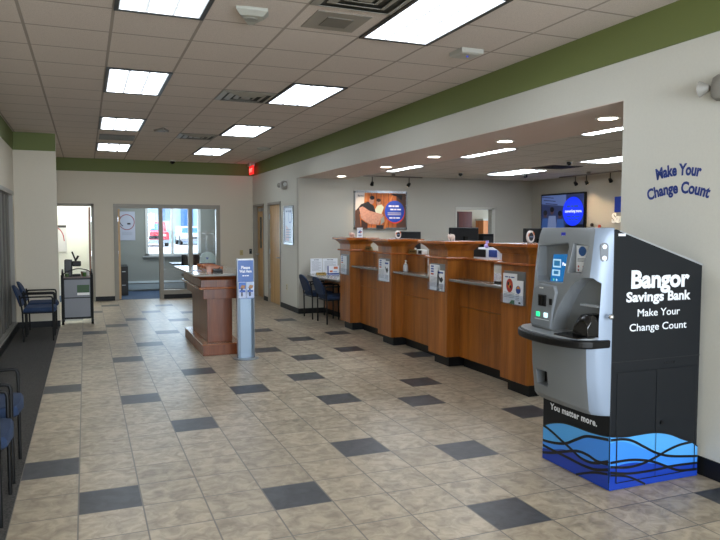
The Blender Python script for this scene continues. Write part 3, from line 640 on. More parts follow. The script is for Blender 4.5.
def disc_award(x, y, z, label, r=.05):
    t = thing('round_stand', label, 'desk ornament', (x, y, z)); u = Vector((.93, .36, 0)); n = Vector((.36, -.93, 0))
    b = MB(); rg = []
    for k in range(24):
        a = 2*math.pi*k/24; rg.append(Vector((x, y, z+r+.004))+u*r*math.cos(a)+Vector((0, 0, r*math.sin(a))))
    b.loft([[p for p in rg], [p-n*.02 for p in rg]]); b.build('rim', mat('#e9e7e4', .35), t)
    s = Art((x, y, z+r+.004), u, (0, 0, 1), n); s.disc(0, 0, r*.68, 0); s.rect(-r*.5, r*.5, -r*.1, r*.1, 2)
    for a0 in (2.4, .3): s.poly([(r*k*math.cos(a0+q), r*k*math.sin(a0+q)) for k, q in ((.72, 0), (.98, 0), (.98, .35), (.98, .7), (.72, .7), (.72, .35))], 1)
    s.build('face', [mat('#1b2029', .3), mat('#d9712f', .4), mat('#6e86a8', .4)], t)
    MB().box(x-.03, x+.03, y-.015, y+.03, z, z+.006).build('base', BLACK, t); return t
disc_award(4.47, 4.22, 1.462, 'round white-rimmed ornament on the second pillar cap beside a monitor', .055)
disc_award(4.47, 1.17, 1.462, 'round white-rimmed ornament on the pillar cap beside the coin machine', .06)

def monitor(x, y, z, rz, w_, h_, label, zc):
    t = thing('monitor', label, 'monitor', (x, y, z), 'black computer monitors behind the teller counter')
    MB().box(x-w_/2, x+w_/2, y-.02, y+.015, z+zc, z+zc+h_).build('screen_housing', mat('#15161a', .35), t, bevel=.008)
    MB().box(x-w_/2+.012, x+w_/2-.012, y+.015, y+.018, z+zc+.012, z+zc+h_-.012).build('screen', mat('#26303c', .1), t)
    MB().box(x-.03, x+.03, y-.05, y-.02, z+.02, z+zc+h_*.6).build('stand', BLACK, t)
    MB().cyl((x, y, z), (x, y, z+.015), .12, n=24).build('base', BLACK, t)
    a = Art((x, y-.0212, z+zc+h_*.62), (1, 0, 0), (0, 0, 1), (0, -1, 0)); a.disc(.055, -.06, .02, 0, 4); a.build('emblem', mat('#7d8288', .4), t)
    t.rotation_euler = (0, 0, rz); return t
monitor(5.25, 5.51, 1.01, math.radians(18), .55, .30, 'black monitor back seen above the second pillar cap, left of the doorway', .245)
monitor(5.15, 3.60, 1.01, math.radians(18), .57, .30, 'black monitor back above the third pillar cap, in front of the doorway', .31)
monitor(5.2, 2.06, 1.01, math.radians(18), .50, .30, 'black monitor behind the pillar cap nearest the coin machine', .30)

def nameplate(x, y, z, w_, label):
    t = thing('name_plate', label, 'name plate', (x, y, z))
    MB().prism([(x-.03, z), (x+.03, z), (x+.01, z+.055), (x-.012, z+.06)], 'y', y-w_/2, y+w_/2).build('block', mat('#8d7a45', .3, .6), t, bevel=.004)
    a = Art((x-.0215, y+w_/2, z+.03), (0, -1, 0), (.3, 0, .95), (-.95, 0, .3)); a.words(w_/2, -.008, (.03)*.5, w_*.6, 0); a.build('lettering', mat('#2b2310', .5), t); return t
nameplate(4.50, 5.36, 1.266, .22, 'dull gold name plate on the ledge of the farthest teller bay')
nameplate(4.50, 3.80, 1.266, .24, 'gold name plate on the ledge of the middle teller bay')
t = thing('receipt_printer', 'small white and black printer behind the farthest bay ledge', 'printer', (5.05, 5.0, 1.01))
MB().box(4.99, 5.11, 4.92, 5.08, 1.01, 1.31).build('housing', mat('#d9dad8', .4), t, bevel=.01); MB().ball((5.05, 5.0, 1.33), (.03, .03, .03)).build('top_knob', WHITE, t, smooth=True)
t = thing('card_terminal', 'white and black desk device on the middle bay ledge right of the gold plate', 'device', (4.51, 3.58, 1.266))
MB().box(4.47, 4.55, 3.50, 3.66, 1.266, 1.33).build('housing', mat('#dcdcda', .4), t, bevel=.008); MB().box(4.465, 4.47, 3.51, 3.60, 1.275, 1.32).build('screen', BLACK, t)
t = thing('sanitizer_bottle', 'clear pump bottle of hand sanitizer on the middle teller shelf', 'bottle', (4.40, 3.84, 1.03))
MB().lathe([(.028, 0), (.034, .006), (.034, .075), (.026, .095), (.012, .104)], (4.40, 3.84, 1.03)).build('bottle', mat('#b9bcc0', .15), t, smooth=True)
MB().lathe([(.013, .1), (.013, .118), (.005, .12), (.005, .138), (.012, .139), (.012, .148)], (4.40, 3.84, 1.03)).cyl((4.40, 3.84, 1.172), (4.40, 3.80, 1.168), .005).build('pump', WHITE, t, smooth=True)
t = thing('pin_pad', 'black card pad lying on the nearest teller shelf', 'card pad', (4.5, 1.6, 1.03))
MB().box(4.42, 4.56, 1.55, 1.75, 1.03, 1.05).build('body', BLACK, t, bevel=.008)
q = MB(); [q.box(4.45+i*.03, 4.47+i*.03, 1.57+j*.03, 1.585+j*.03, 1.05, 1.054) for i in range(3) for j in range(4)]; q.build('keypad', mat('#3c3e42', .5), t)
# office chair of the teller and equipment beyond the gap
t = thing('teller_chair', 'black high teller chair seen through the gap in the nearest bay', 'chair', (5.85, 3.0, 0))
MB().box(5.62, 6.08, 2.77, 3.23, .72, .80).build('seat', BLACK, t, bevel=.03); MB().box(6.06, 6.13, 2.8, 3.2, .88, 1.25).build('backrest', BLACK, t, bevel=.03)
MB().cyl((5.85, 3.0, .08), (5.85, 3.0, .72), .03).build('column', DARK, t)
for i in range(5):
    a = 2*math.pi*i/5; MB().cyl((5.85, 3, .08), (5.85+.28*math.cos(a), 3+.28*math.sin(a), .05), .02).ball((5.85+.28*math.cos(a), 3+.28*math.sin(a), .03), .03).build('foot', BLACK, t)
t = thing('back_cabinet', 'low back-office cabinet carrying the white printer', 'cabinet', (6.6, 4.7, 0))
MB().box(6.1, 7.0, 4.0, 6.0, .02, 1.08).build('body', mat('#a8a49b', .5), t); MB().box(6.08, 7.02, 3.98, 6.02, 1.08, 1.11).build('top', EDGE, t)
for yy in (4.02, 4.69, 5.36): d_ = MB().box(6.08, 6.1, yy, yy+.62, .1, 1.05).build('door', mat('#b2aea4', .5), t); MB().cyl((6.075, yy+.55, .6), (6.075, yy+.55, .7), .006).build('handle', SILVER, d_)
t = thing('office_printer', 'white office printer with dark tray behind the nearest teller bay', 'printer', (6.5, 4.9, 1.11))
MB().box(6.2, 6.75, 4.30, 5.2, 1.11, 1.30).build('housing', mat('#c9cbd2', .4), t, bevel=.02); MB().box(6.19, 6.2, 4.7, 5.1, 1.16, 1.28).build('paper_tray', BLACK, t); MB().box(6.19, 6.2, 4.38, 4.6, 1.17, 1.28).build('blue_label', mat('#1e3a86', .4), t)
t = thing('plush_toy', 'small lilac toy sitting on the white printer', 'toy', (6.32, 4.86, 1.30))
MB().ball((6.32, 4.86, 1.335), .04).ball((6.32, 4.85, 1.385), .028).build('body', mat('#b59ad0', .8), t, smooth=True); MB().ball((6.32, 4.875, 1.41), .012).ball((6.32, 4.825, 1.41), .012).build('ear', mat('#a488c4', .8), t)
t = thing('equipment_tower', 'tall black equipment tower standing beside the doorway', 'equipment tower', (8.0, 7.6, 0))
MB().box(7.88, 8.14, 7.45, 7.8, .02, 1.5).build('body', BLACK, t, bevel=.01); MB().box(7.9, 8.12, 7.445, 7.45, .1, 1.45).build('front_grille', mat('#17181a', .6), t)
# doorway room
t = thing('storage_cabinet', 'dark reddish brown door standing open in the back room', 'cabinet', (8.4, 9.5, 0))
MB().box(8.0, 8.75, 9.3, 9.9, .02, 2.0).build('body', wood('dark_red_wood', '#3a1206', '#521b09', '#5e240e'), t); MB().box(8.36, 8.39, 9.285, 9.3, .05, 1.97).build('door_edge', mat('#2a110a', .5), t)
t = thing('corner_shelf', 'orange lit wooden cabinet glimpsed at the right of the doorway', 'cabinet', (9.4, 9.8, 0))
MB().box(9.25, 9.7, 9.6, 9.95, .02, 1.80).build('body', wood('orange_wood', '#b8641c', '#cf7a2a', '#dd8b3a'), t); MB().box(9.23, 9.72, 9.58, 9.97, 1.80, 1.84).build('top', OFFW, t)
area('back_room_lamp', (8.9, 8.9, 2.58), (0, 0, 0), .6, .6, 4, (1, .93, .82))

# =============================================================== ALCOVE WALL PIECES
# framed photograph poster
t = thing('framed_poster', 'chrome-framed poster of two figures in a wood workshop with a blue circle', 'poster', (5.78, YA, 1.6))
PX0, PX1, PZ0, PZ1 = 5.235, 6.335, 1.60, 2.325
MB().box(PX0, PX1, YA-.03, YA, PZ0, PZ1).build('backing', mat('#6b3a1e', .5), t)
MB().box(PX0-.015, PX1+.015, YA-.04, YA, PZ1-.03, PZ1+.015).box(PX0-.015, PX1+.015, YA-.04, YA, PZ0-.015, PZ0+.025).box(PX0-.015, PX0+.01, YA-.04, YA, PZ0, PZ1).box(PX1-.01, PX1+.015, YA-.04, YA, PZ0, PZ1).build('frame', mat('#b9bec4', .2, .8), t)
A_ = Art((PX0, YA-.031, PZ0), (1, 0, 0), (0, 0, 1), (0, -1, 0)); K = 1.1/512; ox, oy = 90, 470
def pp(*p): return [((x-ox)*K, (oy-y)*K*.96) for x, y in p]
pm = [mat('#b5612a', .5, noise=.35, nscale=14), mat('#c9c3c0', .5), mat('#16171f', .5), mat('#b58573', .6, noise=.25, nscale=30), mat('#c8cfb8', .5), mat('#3a2218', .5), mat('#1d45b5', .4), mat('#d8452c', .4), mat('#dfe3ea', .4), mat('#8a8f8a', .6), mat('#c9793f', .5), mat('#0f1838', .5), mat('#56382a', .5)]
A_.rect(.01, 1.09, .02, .70, 0)
for i, x in enumerate((205, 250, 300, 345, 372, 420, 455, 520, 560)): A_.poly(pp((x, 130), (x+5, 130), (x+5, 470), (x, 470)), 12)
A_.poly(pp((95, 130), (185, 130), (180, 230), (95, 300)), 1); A_.poly(pp((500, 130), (600, 130), (600, 470), (500, 470)), 12); A_.poly(pp((185, 130), (212, 130), (210, 210), (185, 215)), 10)
A_.poly(pp((100, 300), (150, 240), (220, 215), (270, 250), (300, 320), (250, 340), (120, 330)), 2)
A_.poly(pp((285, 290), (310, 250), (350, 240), (375, 265), (350, 330), (300, 335)), 4)
A_.disc((252-ox)*K, (oy-205)*K*.96, .052, 3, ry=.07); A_.disc((258-ox)*K, (oy-178)*K*.96, .05, 2, ry=.04)
A_.disc((320-ox)*K, (oy-222)*K*.96, .042, 3, ry=.056); A_.disc((322-ox)*K, (oy-200)*K*.96, .045, 5, ry=.035)
A_.poly(pp((130, 275), (165, 260), (230, 300), (370, 335), (345, 375), (320, 430), (230, 425), (150, 370)), 3)
A_.poly(pp((345, 375), (375, 345), (380, 400), (340, 435)), 9)
A_.poly(pp((150, 380), (215, 425), (210, 470), (150, 470)), 5); A_.poly(pp((95, 300), (130, 290), (150, 470), (95, 470)), 12); A_.poly(pp((300, 435), (370, 435), (365, 470), (300, 470)), 2)
A_.poly(pp((395, 380), (412, 380), (390, 470), (372, 470)), 10); A_.poly(pp((440, 150), (470, 135), (560, 150), (550, 200), (500, 160)), 2); A_.poly(pp((430, 200), (455, 150), (465, 150), (445, 210)), 10)
A_.disc((485-ox)*K, (oy-316)*K*.96, .215, 7, 40); A_.disc((480-ox)*K, (oy-305)*K*.96, .212, 6, 40)
cx = (480-ox)*K
A_.words(cx-.02, (oy-262)*K*.96, (.062)*.5, .22, 8); A_.words(cx+.02, (oy-292)*K*.96, (.05)*.5, .23, 8)
[A_.rect(cx-.15, cx+.14, (oy-322-16*i)*K*.96, (oy-316-16*i)*K*.96, 1) for i in range(2)]
A_.words(cx, (oy-372)*K*.96, (.05)*.5, .23, 8); A_.text('Bangor', .12, .62, .05, 11, .001, width=.13)
A_.build('print', pm, t)

# television
t = thing('television', 'wall-mounted black television showing people and a blue circle', 'television', (AX1, 6.77, 1.6))
TY0, TY1, TZ0, TZ1 = 6.09, 7.44, 1.58, 2.315
MB().box(AX1-.07, AX1-.02, TY0, TY1, TZ0, TZ1).build('bezel', BLACKG, t, bevel=.006); MB().box(AX1-.02, AX1-.002, 6.5, 7.0, 1.75, 2.15).build('wall_bracket', BLACK, t)
TW, TH = TY1-TY0-.06, TZ1-TZ0-.06
A_ = Art((AX1-.071, TY1-.03, TZ0+.03), (0, -1, 0), (0, 0, 1), (-1, 0, 0))
tm = [mat('#27335a', .3, emit=.2), mat('#0a0c14', .3, emit=.1), mat('#4a3436', .3, emit=.15), mat('#0a24c0', .3, emit=.7), mat('#e0e8ff', .3, emit=.4), mat('#55689a', .3, emit=.2), mat('#2c4c86', .3, emit=.2), mat('#66759a', .3, emit=.2)]
A_.rect(0, TW, 0, TH, 0); A_.poly([(0, TH*.75), (TW*.6, TH*.66), (TW*.6, TH), (0, TH)], 5); [A_.poly([(TW*.05*i, TH*(.98-.1*i)), (TW*(.3+.05*i), TH*(.93-.1*i)), (TW*(.3+.05*i), TH*(.90-.1*i)), (TW*.05*i, TH*(.95-.1*i))], 0) for i in range(3)]
for a_, b_, s_ in ((.1, .36, 1), (.27, .45, 1.15), (.47, .33, 1)):
    A_.poly([(TW*(a_-.1*s_), 0), (TW*(a_+.1*s_), 0), (TW*(a_+.08*s_), TH*b_*.85), (TW*(a_-.07*s_), TH*b_*.85)], 7 if s_ > 1 else 6); A_.disc(TW*a_, TH*(b_+.06), TW*.042, 2, ry=TH*.09); A_.disc(TW*a_, TH*(b_+.12), TW*.05, 1, ry=TH*.08)
A_.rect(TW*.6, TW, 0, TH*.12, 1); A_.disc(TW*.77, TH*.50, TW*.235, 3, 40, ry=TH*.42)
A_.words(TW*.76, TH*.62, (.07)*.5, TW*.26, 6); A_.text('something more.', TW*.78, TH*.47, .08, 4, .001, width=TW*.38); A_.words(TW*.78, TH*.33, (.05)*.5, TW*.3, 6); A_.words(TW*.78, TH*.24, (.05)*.5, TW*.22, 6)
A_.build('screen', tm, t)
# wall letters of the bank
t = thing('wall_sign', 'raised blue block logo and white letters half hidden by the white wall edge', 'sign', (AX1, 5.0, 1.7))
MB().box(AX1-.04, AX1, 4.85, 5.335, 1.905, 2.185).build('logo_block', mat('#0c2a8a', .3), t)
a = Art((AX1-.041, 5.335, 1.905), (0, -1, 0), (0, 0, 1), (-1, 0, 0)); a.disc(.25, .17, .05, 0); a.disc(.25, .07, .055, 0); a.build('logo_mark', WHITE, t)
vs, fs = text_geo('Savings Bank', .24, .006, 'LEFT', ext=.012)
q = MB(); q.add([(AX1-.03-v[2], 5.40-v[0]*.9, 1.72+v[1]) for v in vs], fs); q.build('lettering', mat('#f0eee9', .35), t)
t2 = thing('wall_decoration', 'scattered small brown and orange discs on the television wall', 'wall decoration', (AX1, 5.5, 1.6))
for y, z, m_ in ((5.95, 1.68, 0), (5.87, 1.60, 1), (5.74, 1.65, 2), (5.6, 1.56, 2), (5.42, 1.57, 1), (5.25, 1.50, 1), (5.1, 1.6, 2)): MB().cyl((AX1-.025, y, z), (AX1, y, z), .032, n=14).build('wall_disc', (mat('#2a1718', .4), mat('#5a2220', .4), mat('#b8442c', .4))[m_], t2)

# =============================================================== GUEST TABLE IN THE ALCOVE
t = thing('guest_table', 'grey-topped fixed table against the alcove wall beside the first pillar', 'table', (4.5, 6.9, 0))
top = [(4.33, 7.84), (4.16, 7.45), (4.12, 7.1), (4.14, 6.5), (4.20, 6.0), (5.0, 6.0), (5.0, 7.84)]
MB().prism(top, 'z', .735, .765).build('table_top', COUNT, t, bevel=.008)
MB().box(4.62, 4.66, 6.05, 7.8, .1, .73).build('apron_panel', WOOD, t); MB().box(4.64, 4.70, 6.05, 7.8, 0, .1).build('plinth', BASEB, t); MB().box(4.5, 4.62, 6.02, 6.06, 0, .73).build('end_panel', WOOD, t)
def sheet_stand(name, label, x0, x1, y, z0, z1, parts, cat='sign'):
    t = thing(name, label, cat, ((x0+x1)/2, y, z0))
    MB().box(x0, x1, y-.003, y+.003, z0, z1).box(x0, x1, y-.02, y+.05, z0, z0+.004).build('sheet', mat('#dfe2e8', .4), t)
    A_ = Art((x0, y-.0035, z0), (1, 0, 0), (0, 0, 1), (0, -1, 0)); ms = [mat('#6d7380', .5), mat('#1d3c84', .4), mat('#c8663c', .4), mat('#e9edf2', .4), mat('#8aa6d0', .4)]; parts(A_, x1-x0, z1-z0); A_.build('print', ms, t); return t
def lines(A_, w, h): A_.words(w/2, h*.88, (.03)*.5, w*.4, 0); [A_.rect(w*.12, w*(.88 if i % 3 else .7), h*(.8-.06*i), h*(.815-.06*i), 0) for i in range(11)]
sheet_stand('notice_stand', 'tall white notice sheet on the left end of the alcove table', 4.30, 4.53, 7.70, .765, 1.045, lines)
sheet_stand('notice_stand', 'white printed sheet standing behind the blue brochures on the table', 4.56, 4.86, 7.76, .765, 1.04, lines)
sheet_stand('brochure_stack', 'blue-framed white brochure standing in the middle of the alcove table', 4.46, 4.68, 7.2, .765, .93, lambda A_, w, h: (A_.rect(0, w, 0, h*.2, 1), A_.rect(0, w*.1, 0, h, 1), A_.rect(w*.55, w*.9, h*.65, h*.9, 2), A_.rect(w*.2, w*.45, h*.3, h*.5, 2), A_.rect(w*.5, w*.85, h*.3, h*.4, 4)), 'brochure')
sheet_stand('brochure_stack', 'dark blue brochure standing beside the pillar on the alcove table', 4.58, 4.76, 6.85, .765, .97, lambda A_, w, h: (A_.rect(w*.02, w, h*.05, h*.92, 1), A_.rect(w*.2, w*.8, h*.6, h*.75, 4), A_.rect(w*.2, w*.8, h*.3, h*.5, 4)), 'brochure')
t = thing('desk_plate', 'small gold wedge plate on the left end of the alcove table', 'name plate', (4.36, 7.3, .765))
MB().prism([(7.25, .765), (7.33, .765), (7.30, .81)], 'x', 4.28, 4.46).build('block', mat('#8d7330', .3, .5), t, bevel=.004); a = Art((4.28, 7.262, .773), (1, 0, 0), (0, .55, .83), (0, -.83, .55)); a.words(.09, .012, (.024)*.5, .12, 0); a.build('lettering', DARK, t)

# =============================================================== GUEST CHAIRS
def guest_chair():
    t = thing('guest_chair', 'x', 'chair', (0, 0, 0))
    s = MB(); pts = lambda z, g: [(-.19+g, -.235+g, z), (.17, -.235+g, z), (.225-g, -.19, z), (.24-g, 0, z), (.225-g, .19, z), (.17, .235-g, z), (-.19+g, .235-g, z)]
    s.loft([pts(.405, .02), pts(.42, 0), pts(.455, 0), pts(.475, .015), pts(.48, .05)]); s.build('seat', BLUEF, t, smooth=True)
    # shell-curved back with a domed top
    rings = []; n = 13
    for side in (0, 1):
        pass
    b = MB(); N = 14; front = []; back = []
    out = []
    for i in range(N+1):
        a = math.pi*i/N; out.append((-.225*math.cos(a), .60+.19*math.sin(a)**.8 if math.sin(a) > 0 else .60))
    out += [(.20, .50), (.10, .485), (-.10, .485), (-.20, .50)]
    def X(y, z): return -.205-(z-.48)*.32-.03*(1-(y/.24)**2)
    b.loft([[(X(y, z)+.018, y, z) for y, z in out], [(X(y, z)-.018, y, z) for y, z in out]]); b.build('backrest', BLUEF, t, bevel=.01, smooth=True)
    for sy in (-1, 1):
        y = sy*.245
        MB().tube([(.19, y, 0), (.19, y, .60), (.18, y, .625), (.155, y, .63), (-.20, y, .63), (-.22, y, .62), (-.225, y, .60)], .012).build('arm_and_front_leg', BLACK, t, smooth=True)
        MB().tube([(-.195, y, 0), (-.20, y, .42), (-.225, y, .60), (-.235, y, .66)], .012).build('rear_leg', BLACK, t, smooth=True)
    MB().tube([(-.2, -.245, .40), (-.2, .245, .40)], .011).tube([(.19, -.245, .40), (.19, .245, .40)], .011).tube([(-.2, -.2, .40), (.19, -.2, .40)], .01).tube([(-.2, .2, .40), (.19, .2, .40)], .01).build('seat_frame', BLACK, t, smooth=True)
    return t
g0 = guest_chair(); g0['group'] = 'blue guest chairs with black frames'; g0.location = (-.225, .555, .003); g0['label'] = 'blue guest chair cut by the left photo edge, the farther of the two nearest'
dup(g0, (-.225, -.125, .003), 'blue guest chair nearest the camera, cut by the left photo edge')
dup(g0, (-.225, 6.43, .003), 'blue guest chair by the folding partition, nearer one of the far left pair')
dup(g0, (-.225, 7.14, .003), 'blue guest chair by the folding partition, closest to the coffee cart')
dup(g0, (4.30, 7.22, 0), 'blue guest chair at the alcove table, farther from the pillars')
dup(g0, (4.33, 6.53, 0), 'blue guest chair at the alcove table, next to the first pillar')

# =============================================================== WRITING DESK AND SIGN STAND
t = thing('writing_desk', 'free-standing cherry writing desk with stone top and pedestal', 'desk', (2.0, 5.0, 0))
MB().box(1.755, 2.25, 4.19, 5.83, 0, .13).build('base', WOODR, t, bevel=.004); MB().box(1.75, 2.255, 4.185, 5.835, .13, .147).build('base_cap', mat('#8a5534', .22, noise=.1), t, bevel=.004)
MB().box(1.84, 2.16, 4.36, 5.66, .147, .71).build('pedestal', WOODR, t, bevel=.004)
MB().box(1.78, 2.22, 4.26, 5.76, .71, .84).build('lower_box', WOODR, t, bevel=.003)
MB().box(1.715, 2.285, 4.17, 5.85, .84, .868).build('molding', EDGE, t, bevel=.009)
def rz_(g, z): return [(1.745-g, 4.2-g, z), (2.255+g, 4.2-g, z), (2.255+g, 5.82+g, z), (1.745-g, 5.82+g, z)]
MB().loft([rz_(0, .868), rz_(0, .955), rz_(.02, .975), rz_(.05, .995), rz_(.09, 1.012)]).build('upper_box', WOODR, t)
MB().box(1.64, 2.36, 4.02, 6.1, 1.012, 1.040).build('desk_top', mat('#86837d', .12, noise=.15, nscale=200), t, bevel=.006)
t = thing('slip_organizer', 'low wooden organizer with compartments on the writing desk', 'organizer', (2.0, 4.7, 1.04))
q = MB(); q.box(1.86, 2.07, 4.48, 4.495, 1.04, 1.11); q.box(1.86, 2.07, 5.3, 5.315, 1.04, 1.11); q.box(1.86, 1.872, 4.495, 5.3, 1.04, 1.075); q.box(2.058, 2.07, 4.495, 5.3, 1.04, 1.11); q.box(1.872, 2.058, 4.495, 5.3, 1.04, 1.046)
q.build('tray', EDGE, t)
for y in (4.65, 4.8, 4.97, 5.13): MB().box(1.872, 2.058, y, y+.01, 1.046, 1.115).build('divider', EDGE, t)
for i, y in enumerate((4.51, 4.67, 4.82, 4.99)): tag(MB().box(1.885, 2.045, y, y+.11, 1.0465, 1.09).build('slip_stack', mat('#e3e1dc', .5)), 'white slip stack in the %s compartment of the wooden organizer' % ['nearest', 'second nearest', 'third nearest', 'farthest filled'][i], 'paper', 'paper slips in the wooden organizer')
t = thing('pen_holder', 'small black pen block on the writing desk in front of the organizer', 'pen holder', (2.0, 4.4, 1.04))
MB().prism([(4.36, 1.04), (4.45, 1.04), (4.44, 1.085), (4.38, 1.065)], 'x', 1.93, 2.05).build('block', BLACK, t, bevel=.006); MB().cyl((1.99, 4.41, 1.07), (2.02, 4.38, 1.11), .005).build('pen', BLACKG, t)
tag(MB().box(1.72, 1.84, 4.75, 4.95, 1.04, 1.043).build('paper_sheet', mat('#b9bcd6', .5)), 'pale sheet of paper lying on the left of the writing desk top', 'paper')

t = thing('sign_stand', 'brushed metal sign stand with blue header on a round base', 'sign stand', (2.225, 3.86, 0))
MB().lathe([(.155, 0), (.16, .004), (.155, .012), (.06, .014)], (2.225, 3.86, 0), 36).build('base', SILVER, t, smooth=True)
MB().prism([(2.13, 3.845), (2.16, 3.835), (2.29, 3.835), (2.32, 3.845), (2.32, 3.87), (2.13, 3.87)], 'z', .012, 1.235).build('panel', mat('#8ea0b2', .35, .6), t, bevel=.003)
MB().box(2.118, 2.13, 3.83, 3.875, .012, 1.235).box(2.32, 2.332, 3.83, 3.875, .012, 1.235).build('side_rail', mat('#777b80', .3, .9), t)
pk = MB().box(2.125, 2.325, 3.79, 3.834, .745, .755).box(2.125, 2.325, 3.788, 3.792, .745, .86).build('pocket', glass('pocket_acrylic', (.93, .95, 1, 1)), t)
for a0, a1 in ((2.13, 2.22), (2.228, 2.32)):
    b_ = MB().box(a0, a1, 3.80, 3.812, .757, .95).build('leaflet', mat('#dfe6f2', .4), t)
    A_ = Art((a0, 3.799, .757), (1, 0, 0), (0, 0, 1), (0, -1, 0)); A_.rect(.002, .088, .11, .19, 0 if a0 < 2.2 else 2); A_.poly([(.02, .12), (.07, .11), (.085, .15), (.04, .16)], 1); A_.rect(.03, .05, .02, .12, 3); A_.rect(.01, .08, .07, .095, 0); A_.build('print', [mat('#4a74c4', .4), mat('#a67c58', .5), mat('#b9cbe6', .4), mat('#39435c', .5)], b_)
A_ = Art((2.13, 3.8345, .95), (1, 0, 0), (0, 0, 1), (0, -1, 0)); A_.rect(0, .19, 0, .285, 0); A_.rect(0, .19, .265, .285, 1); A_.text('Please', .095, .16, .052, 1, .0015, width=.11); A_.text('Wait Here', .095, .115, .048, 1, .0015, width=.15); A_.words(.095, .07, (.025)*.5, .08, 1)
A_.build('header', [mat('#5878b8', .4), mat('#f2f5fa', .4)], t)

# =============================================================== COFFEE CART
t = thing('coffee_cart', 'black metal refreshment cart with frosted door panels and casters', 'cart', (.27, 8.05, 0))
X0, X1, Y0, Y1 = .045, .50, 7.84, 8.24
for x in (X0, X1):
    for y in (Y0, Y1): MB().cyl((x, y, .09), (x, y, .83), .021).build('post', BLACK, t)
for x in (X0, X1): MB().tube(smooth([(x, Y0, .83), (x, Y0+.02, .88), (x, (Y0+Y1)/2, .91), (x, Y1-.02, .88), (x, Y1, .83)]), .01).build('end_hoop', BLACK, t, smooth=True)
MB().tube(smooth([(X0, Y0, .83), (.1, Y0, .87), (.27, Y0, .93), (.42, Y0, .91), (X1, Y0, .86)]), .008).build('front_hoop', BLACK, t, smooth=True)
MB().box(X0, X1, Y0, Y1, .77, .795).build('cart_top', wood('dark_cart_top', '#3a2018', '#4a2a1e', '#5a3426'), t)
MB().box(X0, X1, Y0, Y1, .09, .12).build('bottom_shelf', BLACK, t)
FROST = glass('frosted', (.75, .77, .8, 1), rough=.3)
MB().box(X0+.016, X1-.016, Y0-.004, Y0+.004, .12, .44).box(X0+.016, X1-.016, Y0-.004, Y0+.004, .455, .765).build('front_panel', mat('#6c6e73', .35), t)
MB().box(X0, X0+.03, Y0-.01, Y0+.006, .11, .77).box(X1-.03, X1, Y0-.01, Y0+.006, .11, .77).box(X0, X1, Y0-.01, Y0+.006, .10, .125).box(X0, X1, Y0-.01, Y0+.006, .75, .775).box(X0, X1, Y0-.008, Y0+.006, .44, .455).build('door_frame', BLACK, t)
MB().box(.27, .46, Y0-.008, Y0-.004, .49, .66).build('label_card', mat('#2f4f2c', .5), t); MB().box(.27, .46, Y0-.0085, Y0-.008, .49, .53).build('label_strip', WHITE, t)
MB().box(X0-.005, X0, Y0+.02, Y1-.02, .12, .77).build('side_panel', mat('#808389', .35), t)
for x in (X0, X1):
    for y in (Y0, Y1): w_ = MB().cyl((x-.018, y, .05), (x+.018, y, .05), .05, n=20).build('caster', BLACK, t); MB().box(x-.02, x+.02, y-.02, y+.012, .06, .08).build('fork', DARK, w_)
t = thing('coffee_brewer', 'black single-cup coffee brewer on top of the cart', 'coffee maker', (.2, 8.03, .795))
MB().box(.08, .20, 7.93, 8.14, .795, 1.08).build('water_tank', mat('#050506', .4), t, bevel=.015)
MB().box(.20, .33, 7.95, 8.13, .795, .83).build('drip_tray', BLACK, t, bevel=.006); MB().box(.20, .34, 7.95, 8.13, .965, 1.05).build('brew_head', BLACK, t, bevel=.015); MB().cyl((.26, 8.03, 1.05), (.20, 8.03, 1.21), .013).cyl((.25, 8.03, 1.05), (.30, 8.03, 1.14), .016).build('lever', BLACK, t)
for x, y, h_, c_, l in ((.39, 7.92, .07, '#3f6b2f', 'small dark green cup box at the right of the cart top'), (.44, 8.02, .09, '#d8d5cc', 'white paper cup stack at the right end of the cart'), (.36, 8.02, .08, '#6b4a2f', 'brown cup sleeve stack on the cart beside the brewer'), (.12, 7.88, .06, '#49603a', 'green sweetener tub at the left end of the cart'), (.41, 8.1, .07, '#c9c4b6', 'pale sugar jar at the back right of the cart')):
    t = thing('condiment_cup', l, 'cup', (x, y, .795)); MB().lathe([(.022, 0), (.03, h_), (.027, h_), (.02, .004)], (x, y, .795), 18).build('cup', mat(c_, .5), t, smooth=True); MB().cyl((x, y, .795+h_), (x, y, .80+h_), .03).build('lid', WHITE, t)

# =============================================================== RIGHT WALL PIECES
t = thing('wall_poster', 'narrow framed pale blue print on the wall right of the wooden doors', 'poster', (XR, 8.49, 1.3))
MB().box(XR-.025, XR, 8.17, 8.81, 1.29, 1.325).box(XR-.025, XR, 8.17, 8.81, 2.01, 2.045).box(XR-.025, XR, 8.17, 8.205, 1.325, 2.01).box(XR-.025, XR, 8.775, 8.81, 1.325, 2.01).build('frame', mat('#8b8f94', .25, .8), t)
A_ = Art((XR-.008, 8.775, 1.325), (0, -1, 0), (0, 0, 1), (-1, 0, 0)); A_.rect(0, .57, 0, .685, 0); A_.disc(.38, .5, .12, 1); A_.disc(.38, .5, .10, 0); A_.poly([(.05, .05), (.3, .03), (.35, .25), (.1, .35)], 2); A_.words(.28, .6, (.06)*.5, .4, 3); [A_.rect(.1, .45, .1+.05*i, .115+.05*i, 3) for i in range(4)]
A_.build('print', [mat('#d3dcf0', .3), mat('#6f8fd0', .4), mat('#d9c3cc', .4), mat('#7f93b8', .4)], t)
MB().box(XR-.007, XR, 8.2, 8.78, 1.32, 2.015).build('backing', WHITE, t)
t = thing('outlet_plate', 'small beige outlet plate low on the wall right of the doors', 'outlet', (XR, 8.67, .44)); MB().box(XR-.006, XR, 8.63, 8.70, .38, .50).build('plate', mat('#c9bd96', .5), t, bevel=.002); MB().box(XR-.008, XR-.006, 8.645, 8.685, .40, .43).box(XR-.008, XR-.006, 8.645, 8.685, .45, .48).build('socket', mat('#8f8665', .5), t)
